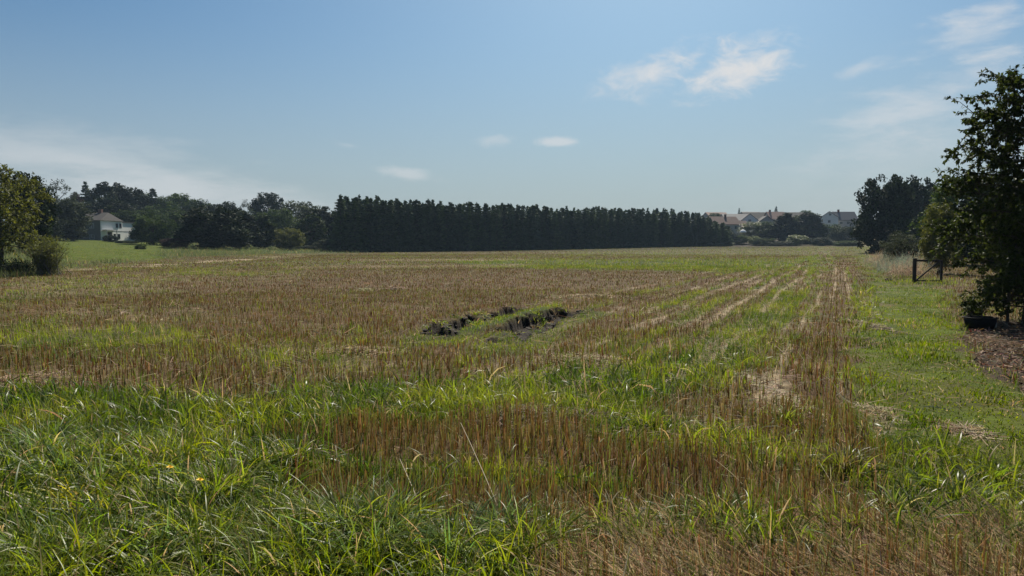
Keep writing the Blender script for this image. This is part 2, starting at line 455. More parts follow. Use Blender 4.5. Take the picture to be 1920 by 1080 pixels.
# ------------------------------------------------------------------ blades
def blades(base, h, w, az, lean, bend, segs, col, tipcol=None, taper=1.0):
    """curved ribbons: returns co, faces, colours"""
    n = len(base)
    t = np.linspace(0, 1, segs + 1)[None, :]
    ang = lean[:, None] + bend[:, None] * t                       # angle from the vertical along the blade
    ds = (h[:, None] / segs) * np.ones_like(t)
    rad = np.cumsum(np.concatenate([np.zeros((n, 1)), (np.sin((ang[:, 1:] + ang[:, :-1]) / 2) * ds[:, 1:])], 1), 1)
    up = np.cumsum(np.concatenate([np.zeros((n, 1)), (np.cos((ang[:, 1:] + ang[:, :-1]) / 2) * ds[:, 1:])], 1), 1)
    cx = base[:, 0:1] + rad * np.cos(az)[:, None]; cy = base[:, 1:2] + rad * np.sin(az)[:, None]; cz = base[:, 2:3] + up
    tw = az + pi / 2
    ww = w[:, None] * .5 * (1 - taper * t ** 1.6 * .93)
    ox = ww * np.cos(tw)[:, None]; oy = ww * np.sin(tw)[:, None]
    oz = ww * np.random.default_rng(n).normal(0, .55, (n, 1))
    A = np.stack([cx - ox, cy - oy, cz - oz], -1); B = np.stack([cx + ox, cy + oy, cz + oz], -1)
    co = np.stack([A, B], 2).reshape(n, -1, 3)                    # (n, 2(segs+1), 3)
    k = 2 * (segs + 1)
    q = np.array([[2*i, 2*i+1, 2*i+3, 2*i+2] for i in range(segs)])
    f = (np.arange(n)[:, None, None] * k + q[None]).reshape(-1, 4)
    tt = np.repeat(t, 2, axis=1)[..., None] if False else np.repeat(t, 2, axis=1)[0][None, :, None]
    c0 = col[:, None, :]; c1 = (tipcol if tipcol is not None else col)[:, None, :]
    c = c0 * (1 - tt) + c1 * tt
    return co.reshape(-1, 3), f, np.broadcast_to(c, (n, k, 3)).reshape(-1, 3)

class Acc:
    def __init__(s): s.co = []; s.f = []; s.c = []; s.n = 0
    def add(s, co, f, c):
        s.co.append(co); s.f.append(f + s.n); s.c.append(c); s.n += len(co)
    def build(s, name, mat, label, cat, parent=None, kind='stuff', loc=None):
        co = np.concatenate(s.co)
        if loc is not None: co = co - np.array(loc)
        me = mesh_np(name, co, np.concatenate(s.f), mat, col=np.concatenate(s.c))
        o = link(name, me, parent)
        if loc is not None: o.location = loc
        tag(o, label, cat, None, kind)
        return o

def wedge(r0, r1, dens, half=39.0):
    a = radians(half)
    n = int(dens * a * (r1 * r1 - r0 * r0))
    r = np.sqrt(R.uniform(r0 * r0, r1 * r1, n)); t = R.uniform(-a, a, n)
    return r * np.sin(t), r * np.cos(t)

def jit(c, n, s=.2):
    """colour per blade with brightness and slight hue jitter"""
    c = np.asarray(c, float)
    if c.ndim == 1: c = np.tile(c, (n, 1))
    return np.clip(c * R.normal(1, s, (n, 1)) * R.normal(1, s * .35, (n, 3)), .004, .9)

BANDS = [(1.9, 5.0, 2300, 1.0), (5.0, 8.5, 1500, 1.15), (8.5, 15, 620, 1.6), (15, 28, 330, 1.8), (28, 60, 95, 2.9), (60, 125, 16, 6.0), (125, 250, 3.0, 12)]
grass, lush, stub, straw = Acc(), Acc(), Acc(), Acc()
th24 = radians(24)
for r0, r1, dens, wsc in BANDS:
    x, y = wedge(r0, r1, dens, 52 if r1 < 9 else (44 if r1 < 30 else 40))
    # drill rows of the stubble: pull most stems onto rows 14 cm apart
    ms = masks(x, y)
    n = len(x)
    rnd = R.random(n)
    okay = (ms['D'] < .3) & (ms['M'] < .4) & (R.random(n) > ms['P'] * .75)
    gp_ = sstep(.30, .62, ms['G'])
    isg = (rnd < gp_ * .88 + .10 * (1 - sstep(9, 20, r0 + 0 * x)) + .02)
    okay &= ~((~isg) & (R.random(n) < (.42 if r1 < 9 else .55)) & (r1 <= 60))
    squat = 1 - .55 * rut_front(x, y)
    # bare gaps between the clumps of tall grass show dark earth
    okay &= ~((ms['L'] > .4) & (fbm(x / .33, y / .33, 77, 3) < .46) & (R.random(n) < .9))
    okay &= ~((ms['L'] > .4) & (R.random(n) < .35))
    # ---- stubble
    m = okay & ~isg & (ms['verge'] < .5) & (ms['path'] < .5)
    sx, sy, u = x[m], y[m], ms['u'][m]
    per = .15
    shift = (np.round(u / per) * per - u) * np.where(R.random(m.sum()) < .40, .8, 0)
    sx = sx + shift * cos(th24); sy = sy - shift * sin(th24)
    if r1 <= 15:      # stems stand together in plants
        cs = .11
        ix, iy = np.floor(sx / cs), np.floor(sy / cs)
        cxx, cyy = (ix + .1 + .8 * _hash(ix, iy, 5)) * cs, (iy + .1 + .8 * _hash(ix, iy, 6)) * cs
        sx = sx + .42 * (cxx - sx); sy = sy + .42 * (cyy - sy)
    k = m.sum()
    patch = fbm(sx / .8, sy / .8, 71)
    hh = (.075 + .115 * R.random(k)) * (.45 + 1.1 * patch) * np.where(R.random(k) < .06, 1.35, 1)
    hh = hh * (1 + .30 * sstep(9, 6, np.hypot(sx, sy))) * (1 - .35 * sstep(9, 22, np.hypot(sx, sy)))
    hh = hh * squat[m]
    base = np.stack([sx, sy, height(sx, sy) - .01], 1)
    tone = fbm(sx / 2.2, sy / 2.2, 72)[:, None] + .35 * (R.random((k, 1)) - .5)
    tone = np.clip(tone * 1.6 - .3 - .25 * sstep(8, 20, np.hypot(sx, sy))[:, None], 0, 1)
    col = jit(np.array([.076, .040, .017]) * (1 - tone) + np.array([.148, .090, .034]) * tone, k, .33)
    tan = R.random(k) < .11 * (1 - .8 * sstep(9, 20, np.hypot(sx, sy)))
    col[tan] = jit((.24, .165, .075), tan.sum(), .2)
    grn = R.random(k) < .20
    col[grn] = jit((.12, .13, .035), grn.sum(), .2)
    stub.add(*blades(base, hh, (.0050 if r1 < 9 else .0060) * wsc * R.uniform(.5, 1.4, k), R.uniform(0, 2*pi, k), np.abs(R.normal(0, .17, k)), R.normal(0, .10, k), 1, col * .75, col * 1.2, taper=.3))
    # ---- grass
    m = okay & isg
    gx, gy = x[m], y[m]; k = m.sum()
    L = ms['L'][m]; PT = ms['path'][m]; VG = ms['verge'][m]
    cl = fbm(gx / .45, gy / .45, 73)
    big = (R.random(k) < L * .9)
    hh = (.10 + .13 * R.random(k)) * (.6 + .8 * cl)
    hh = np.where(PT > .5, hh * (.22 + .30 * sstep(.45, .75, fbm(gx / .8, gy / 1.6, 78))) * np.where(R.random(k) < .03, 2.2, 1), hh); hh = np.where(VG > .5, .45 * (.5 + R.random(k)), hh)
    hh = np.where(big, (.20 + .22 * R.random(k)) * (.55 + .9 * cl), hh)
    hh = hh * squat[m]
    ton = np.clip(fbm(gx / .9, gy / .9, 74) * 2.6 - .8 + .4 * (R.random(k) - .5), 0, 1)[:, None]
    col = np.array([.050, .088, .010]) * (1 - ton) + np.array([.160, .195, .022]) * ton
    col = np.where((L > .5)[:, None], np.array([.050, .092, .009]) * (1 - ton) + np.array([.185, .225, .020]) * ton, col)
    col = np.where((PT > .5)[:, None], np.array([.046, .082, .004]) * (1 - ton) + np.array([.122, .160, .007]) * ton, col)
    col = np.where((VG > .5)[:, None], np.array([.060, .085, .028]) * (1 - ton) + np.array([.120, .130, .055]) * ton, col)
    col = jit(col, k, .2)
    dry = R.random(k) < np.where(L > .5, .10, .08) + .22 * (PT > .5) * sstep(.58, .72, fbm(gx / 1.1, gy / 1.1, 79))
    col[dry] = jit((.26, .21, .10), dry.sum(), .2)
    base = np.stack([gx, gy, height(gx, gy) - .01], 1)
    ww = np.where(big, .0100, .0052) * R.uniform(.6, 1.4, k) * wsc
    ww = np.where(PT > .5, ww * 1.5, ww)
    az = R.uniform(0, 2*pi, k) ; lean = np.abs(R.normal(.18, .16, k)); bend = np.abs(R.normal(.7, .45, k))
    bend = np.where(big, np.abs(R.normal(1.25, .5, k)), bend)
    seg = 5 if r1 <= 8.5 else (3 if r1 <= 28 else 2)
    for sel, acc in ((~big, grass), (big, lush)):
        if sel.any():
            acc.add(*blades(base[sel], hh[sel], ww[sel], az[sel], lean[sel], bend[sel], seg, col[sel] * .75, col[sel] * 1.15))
    # ---- loose straw lying about
    if r1 <= 60:
        m = R.random(n) < (ms['P'] * .30 + .008) * (ms['D'] < .5) * (ms['verge'] < .5) * (1 - ms['M'] * .4)
        sx, sy = x[m], y[m]; k = m.sum()
        base = np.stack([sx, sy, height(sx, sy) + R.uniform(.005, .09, k)], 1)
        col = jit((.30, .23, .14), k, .3)
        straw.add(*blades(base, R.uniform(.10, .30, k) * min(wsc, 2.2) ** .5, .0040 * wsc * R.uniform(.7, 1.3, k), R.uniform(0, 2*pi, k),
                          R.normal(1.45, .18, k), R.normal(.1, .2, k), 2, col, col, taper=.2))

# foreground tussocks: coarse grass in clumps
def tussock(cx, cy, n, hgt, spread, colr, wid=.0135, lean0=.25):
    a = R.uniform(0, 2*pi, n); rr = np.abs(R.normal(0, spread, n))
    bx = cx + rr * np.cos(a); by = cy + rr * np.sin(a)
    base = np.stack([bx, by, height(bx, by) - .01], 1)
    az = a + R.normal(0, .5, n)
    col = jit(colr, n, .24); dr = R.random(n) < .07; col[dr] = jit((.30, .24, .11), dr.sum(), .2)
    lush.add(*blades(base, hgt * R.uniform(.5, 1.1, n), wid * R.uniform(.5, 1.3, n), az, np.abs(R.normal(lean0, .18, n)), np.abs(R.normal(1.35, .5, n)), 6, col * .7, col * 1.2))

GREEN, COOL, YEL = (.125, .165, .020), (.095, .145, .042), (.260, .250, .024)
for p, q, n, hgt, sp, c in [
    (70, 860, 260, .42, .10, COOL), (110, 905, 160, .38, .10, COOL), (130, 960, 170, .34, .08, YEL), (160, 985, 100, .3, .07, YEL), (390, 960, 320, .42, .11, GREEN),
    (430, 935, 180, .40, .09, GREEN), (500, 980, 150, .35, .1, GREEN), (640, 1010, 360, .44, .14, GREEN), (700, 1040, 340, .44, .14, COOL), (760, 1000, 260, .40, .13, GREEN),
    (560, 1060, 260, .40, .14, GREEN), (850, 1060, 260, .38, .13, COOL), (1010, 1045, 260, .36, .09, GREEN), (1050, 1030, 160, .33, .08, GREEN), (300, 1050, 260, .36, .13, COOL),
    (80, 1060, 260, .34, .13, GREEN), (210, 1075, 200, .34, .12, GREEN), (940, 1010, 200, .36, .11, COOL), (330, 850, 160, .30, .12, GREEN), (260, 830, 120, .28, .12, COOL),
    (1360, 985, 220, .30, .10, GREEN), (1290, 985, 160, .26, .10, COOL), (1590, 880, 160, .30, .09, (.11, .10, .03)), (1600, 1000, 220, .28, .12, GREEN), (1480, 790, 120, .26, .10, GREEN),
    (1690, 960, 160, .26, .14, (.11, .13, .03)), (1820, 940, 200, .26, .16, (.10, .14, .02)), (1870, 900, 140, .22, .14, GREEN), (1220, 800, 120, .24, .1, GREEN)]:
    gx, gy = gp(p, q); tussock(gx, gy, n, hgt, sp, c)
for i in range(300):
    px, qx = R.uniform(-40, 1010), R.uniform(760, 1120)
    gx, gy = gp(px, qx); 
    if masks(np.array([gx]), np.array([gy]))['L'][0] > .4:
        tussock(gx, gy, int(R.uniform(40, 120)), R.uniform(.20, .36), R.uniform(.03, .08), [GREEN, COOL, GREEN, (.15, .18, .022)][i % 4])
# flowering grass stalks and broad-leaved weeds
n = 170
px, qx = R.uniform(-60, 1960, n), R.uniform(700, 1060, n)
Y = F * CAMH / (qx - HZ); X = (px - 960) * Y / F
base = np.stack([X, Y, height(X, Y)], 1); az = R.uniform(0, 2*pi, n); col = jit((.33, .27, .14), n, .25)
hs_ = R.uniform(.22, .46, n)
co, f, c = blades(base, hs_, np.full(n, .0035), az, np.abs(R.normal(.1, .1, n)), np.abs(R.normal(.35, .25, n)), 4, col, taper=.3)
straw.add(co, f, c)
tip = co.reshape(n, -1, 3)[:, -2:].mean(1)
straw.add(*blades(tip, R.uniform(.04, .09, n), R.uniform(.006, .012, n), az, R.uniform(.3, .9, n), R.uniform(.2, .6, n), 3, col * .9, taper=.8))
for i in range(190):
    px_, qx_ = R.uniform(-60, 1980), R.uniform(690, 1120)
    gx, gy = gp(px_, qx_)
    mk = masks(np.array([gx]), np.array([gy]))
    if mk['G'][0] < .5 or mk['path'][0] > .3: continue
    k = int(R.uniform(6, 12)); az = np.arange(k) * 2*pi / k + R.normal(0, .3, k)
    base = np.tile([gx, gy, hz(gx, gy) + .01], (k, 1))
    col = jit([(.040, .085, .014), (.065, .115, .020), (.09, .12, .03)][i % 3], k, .15)
    lush.add(*blades(base, R.uniform(.08, .20, k), R.uniform(.013, .028, k), az, R.uniform(.4, .9, k), R.uniform(.3, .9, k), 4, col, col * 1.1, taper=.9))
for line in (RUT1, RUT2, RIDGE):
    for k in range(26):
        t = R.random() * (len(line) - 1); i = min(int(t), len(line) - 2); f = t - i
        gx = line[i][0] * (1 - f) + line[i+1][0] * f + R.normal(-.1, .2); gy = line[i][1] * (1 - f) + line[i+1][1] * f + R.uniform(.35, 1.0)
        tussock(gx, gy, 22, R.uniform(.08, .17), .09, [(.10, .15, .02), (.16, .18, .03), (.13, .10, .05)][k % 3], .016)
# trampled dry grass at the bottom
n = 15000
px, qx = R.uniform(1020, 1990, n), R.uniform(985, 1150, n)
Y = F * CAMH / (qx - HZ); X = (px - 960) * Y / F
base = np.stack([X, Y, height(X, Y) + R.uniform(0, .05, n)], 1)
col = jit((.36, .25, .135), n, .3); g = R.random(n) < .25; col[g] = jit((.11, .12, .03), g.sum(), .2)
straw.add(*blades(base, R.uniform(.12, .32, n), .0042 * R.uniform(.6, 1.3, n), R.normal(2.6, 1.0, n), R.normal(1.25, .25, n), R.normal(.25, .3, n), 3, col, col * 1.1, taper=.5))
# pale stalks leaning over the stubble
for (p0, q0, p1, q1) in [(850, 880, 945, 975), (1000, 1040, 1075, 1078), (740, 905, 790, 960), (1335, 940, 1400, 900), (1540, 880, 1580, 915), (900, 1010, 960, 990)]:
    a = np.array([*gp(p1, q1 + 20), 0]); a[2] = hz(a[0], a[1]) + .05
    d = np.array([*gp(p0, q0 + 30), 0]) - a
    L = float(np.hypot(d[0], d[1])); L = min(L, .9)
    straw.add(*blades(a[None], np.array([L]), np.array([.006]), np.array([math.atan2(d[1], d[0])]), np.array([1.0]), np.array([.1]), 4, np.array([[.5, .43, .3]]), taper=.4))

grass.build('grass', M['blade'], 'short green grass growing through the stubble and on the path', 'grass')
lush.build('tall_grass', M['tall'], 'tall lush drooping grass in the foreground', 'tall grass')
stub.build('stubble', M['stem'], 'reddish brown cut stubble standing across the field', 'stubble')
straw.build('loose_straw', M['strawm'], 'loose pale straw lying between the stubble', 'straw')

# ------------------------------------------------------------------ leaves and trees
def leaf_quads(c, nrm_up, size, aspect, droop=0.0, tint=None, rng=R):
    """diamond leaves at centres c (n,3)"""
    n = len(c)
    d = rng.normal(0, 1, (n, 3)); d[:, 2] = d[:, 2] * .6 - droop
    d /= np.linalg.norm(d, axis=1)[:, None]
    up = rng.normal(0, 1, (n, 3)); up[:, 2] += nrm_up
    s = np.cross(d, up); s /= np.linalg.norm(s, axis=1)[:, None] + 1e-9
    L = (size * rng.uniform(.6, 1.3, n))[:, None]
    a = c - d * L * .5; b = c + d * L * .5; w = s * L * aspect * .5
    mid = c - d * L * .06
    co = np.stack([a, mid + w, b, mid - w], 1).reshape(-1, 3)
    f = np.arange(4 * n).reshape(-1, 4)
    if tint is None: tint = rng.random(n)
    return co, f, np.repeat(tint, 4)

def tubes_np(paths, nseg=6):
    """paths: list of (pts (m,3), radii (m)) -> co, faces"""
    C, Fs, off = [], [], 0
    ang = np.arange(nseg) * 2 * pi / nseg
    for pts, rad in paths:
        pts = np.asarray(pts, float); m = len(pts)
        d = np.gradient(pts, axis=0); d /= np.linalg.norm(d, axis=1)[:, None] + 1e-9
        ref = np.where(np.abs(d[:, 2:3]) < .9, np.array([[0, 0, 1.]]), np.array([[1., 0, 0]]))
        a = np.cross(d, ref); a /= np.linalg.norm(a, axis=1)[:, None] + 1e-9
        b = np.cross(d, a)
        ring = pts[:, None] + (a[:, None] * np.cos(ang)[None, :, None] + b[:, None] * np.sin(ang)[None, :, None]) * np.asarray(rad)[:, None, None]
        C.append(ring.reshape(-1, 3))
        i = np.arange(m - 1)[:, None] * nseg; j = np.arange(nseg)[None]; j2 = (j + 1) % nseg
        Fs.append(np.stack([i + j, i + j2, i + nseg + j2, i + nseg + j], -1).reshape(-1, 4) + off)
        off += m * nseg
    return np.concatenate(C), np.concatenate(Fs)

def broadleaf_meshes(seed, H=10., W=8., trunk=.22, nclump=110, per=70, leaf=.36, shape='round', clump=.11, gap=0.0, droop=.0):
    rng = np.random.default_rng(seed)
    cb = H * trunk; ch = H - cb; cz = cb + ch * .5
    centres = []
    lob = rng.uniform(0, 2*pi, 6)
    while len(centres) < nclump:
        v = rng.normal(0, 1, 3); v /= np.linalg.norm(v)
        rad = rng.uniform(.45, 1.0) ** .55
        az = math.atan2(v[1], v[0])
        bump = 1 + .13 * sin(3 * az + lob[0]) + .12 * sin(2 * az + lob[1] + 3 * v[2]) + .10 * sin(5 * v[2] + lob[2])
        prof = 1.0
        if shape == 'oval': prof = (1 - .35 * max(0, v[2]))
        if shape == 'bush': prof = 1.08 if v[2] < 0 else 1.0
        if shape == 'cone': prof = 1.0 - .5 * max(0, v[2]) + .12 * max(0, -v[2])
        x = v[0] * rad * W / 2 * bump * prof; y = v[1] * rad * W / 2 * bump * prof; z = cz + v[2] * rad * ch / 2 * (1 + .08 * (bump - 1))
        if shape == 'bush' and v[2] < 0: x *= 1.05
        if rng.random() < gap and rad > .6: continue
        centres.append((x, y, z))
    centres = np.array(centres)
    cl = []; tn = []
    for c in centres:
        k = int(per * rng.uniform(.5, 1.4))
        p = rng.normal(0, 1, (k, 3)); p /= np.linalg.norm(p, axis=1)[:, None]; p *= rng.uniform(.2, 1, (k, 1)) ** .5
        r = W * clump * rng.uniform(.65, 1.35)
        cl.append(c + p * np.array([r, r, r * .72]) - np.array([0, 0, droop]) * rng.random((k, 1)) * r)
        tn.append(np.clip(rng.normal(.42, .30) + rng.normal(0, .2, k), 0, 1))
    pts = np.concatenate(cl); pts[:, 2] = np.maximum(pts[:, 2], .05); tn = np.concatenate(tn)
    co, f, t = leaf_quads(pts, 1.2, leaf, .62, droop * .8, tn, rng)
    # trunk and limbs
    paths = []
    tr = H * .022
    top = H * .8
    zz = np.linspace(0, top, 7)
    tpts = np.stack([rng.normal(0, .02 * H, 7) * np.linspace(0, 1, 7), rng.normal(0, .02 * H, 7) * np.linspace(0, 1, 7), zz], 1)
    paths.append((tpts, tr * np.array([1.5, 1.0, .85, .7, .5, .3, .12])))
    for c in centres[rng.choice(len(centres), min(26, len(centres)), replace=False)]:
        h0 = min(c[2] * rng.uniform(.45, .8), top * .9); k = h0 / top * 6; i = int(k); i = min(i, 5); fr = k - i
        s = tpts[i] * (1 - fr) + tpts[i + 1] * fr
        midp = s * .5 + c * .5 + np.array([0, 0, -.03 * H])
        paths.append((np.array([s, midp, c]), tr * np.array([.42, .26, .08])))
    tc, tf = tubes_np(paths, 6)
    return (co, f, t), (tc, tf)

def conifer_meshes(seed, H=12., W=3.6, z0=.10, nwh=30, leaf=.6):
    rng = np.random.default_rng(seed)
    cl, tn = [], []
    paths = [(np.array([[0, 0, 0], [.02, .02, H * .5], [0, 0, H]]), H * np.array([.012, .007, .001]))]
    for k in range(nwh):
        t = (k + rng.random() * .7) / nwh
        z = H * (z0 + (1 - z0) * t)
        rad = W / 2 * (1 - t) ** .55 * rng.uniform(.72, 1.15) + .06
        nb = int(5 + 4 * (1 - t))
        a0 = rng.uniform(0, 2*pi)
        for b in range(nb):
            a = a0 + 2*pi * b / nb + rng.normal(0, .2); r = rad * rng.uniform(.7, 1.15)
            m = max(4, int(13 * r / (W / 2) + 4))
            s = rng.uniform(.15, 1, m) ** .8
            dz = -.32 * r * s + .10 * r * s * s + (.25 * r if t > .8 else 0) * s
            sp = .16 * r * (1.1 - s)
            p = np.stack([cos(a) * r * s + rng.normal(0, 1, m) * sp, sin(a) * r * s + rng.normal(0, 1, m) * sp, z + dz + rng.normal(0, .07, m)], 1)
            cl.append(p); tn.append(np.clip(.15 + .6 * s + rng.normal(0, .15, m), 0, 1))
            if k % 3 == 0 and b % 2 == 0:
                paths.append((np.array([[0, 0, z], [cos(a) * r * .5, sin(a) * r * .5, z - .14 * r], [cos(a) * r * .95, sin(a) * r * .95, z - .22 * r]]), np.array([.035, .02, .006])))
    p = rng.normal(0, .05, (14, 3)) * np.array([1, 1, 5]) + np.array([0, 0, H - .25])
    cl.append(p); tn.append(np.full(14, .5))
    pts = np.concatenate(cl); tn = np.concatenate(tn)
    co, f, t = leaf_quads(pts, .8, leaf, .5, .35, tn, rng)
    tc, tf = tubes_np(paths, 6)
    return (co, f, t), (tc, tf)

PROTO = {}
def proto(name, crown, trunk, mat, H, W, barkm=None):
    cm = mesh_np('crown', crown[0], crown[1], mat, tint=crown[2], smooth=False)
    tm = mesh_np('trunk', trunk[0], trunk[1], barkm or M['bark'])
    PROTO[name] = (cm, tm, H, W)

proto('round', *broadleaf_meshes(1, 10, 8, .08, 190, 60, .46, 'round'), FOL['dark'], 10, 8)
proto('oval', *broadleaf_meshes(2, 12, 7, .06, 190, 60, .46, 'oval'), FOL['dark'], 12, 7)
proto('bush', *broadleaf_meshes(3, 6, 7, .03, 170, 80, .30, 'bush'), FOL['mid'], 6, 7)
proto('wispy', *broadleaf_meshes(4, 11, 7, .14, 60, 60, .30, 'round', clump=.10, gap=.3, droop=.6), FOL['grey'], 11, 7)
proto('cone', *broadleaf_meshes(5, 12, 7, .02, 210, 60, .46, 'cone'), FOL['dark'], 12, 7)
proto('dense', *broadleaf_meshes(11, 11, 9, .01, 330, 64, .46, 'bush', clump=.10), FOL['dark'], 11, 9)
proto('lumpy', *broadleaf_meshes(6, 11, 9, .05, 140, 85, .46, 'round', clump=.14), FOL['mid'], 11, 9)
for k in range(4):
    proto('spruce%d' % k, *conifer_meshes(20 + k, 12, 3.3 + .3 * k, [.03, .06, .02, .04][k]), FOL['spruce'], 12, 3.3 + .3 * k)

ntree = 0
def tree(kind, x, y, h, w, label, fol=None, name='broadleaf_tree', group=None, cat='tree', rz=None, sink=.1, bark=None):
    """one tree or bush: an empty at its foot with its trunk and crown"""
    cm, tm, H, W = PROTO[kind]
    e = empty(name, (x, y, hz(x, y) - sink), R.uniform(0, 2*pi) if rz is None else rz)
    e.scale = (w / W, w / W, h / H)
    for nm, me, mt in (('trunk', tm, bark), ('crown', cm, FOL[fol] if fol else None)):
        o = link(nm, me, e)
        if mt is not None:
            o.material_slots[0].link = 'OBJECT'; o.material_slots[0].material = mt
    tag(e, label, cat, group)
    return e

def at(px, Y):
    return (px - 960) * Y / F, Y

def tree_px(kind, px, Y, top, wpx, label, **kw):
    """px = column, Y = distance, top = row of its highest leaf, wpx = crown width in photo px"""
    x, y = at(px, Y)
    zt = CAMH + (HZ - top) / F * Y
    h = zt - hz(x, y) + .1
    return tree(kind, x, y, h, wpx * Y / F, label, **kw)

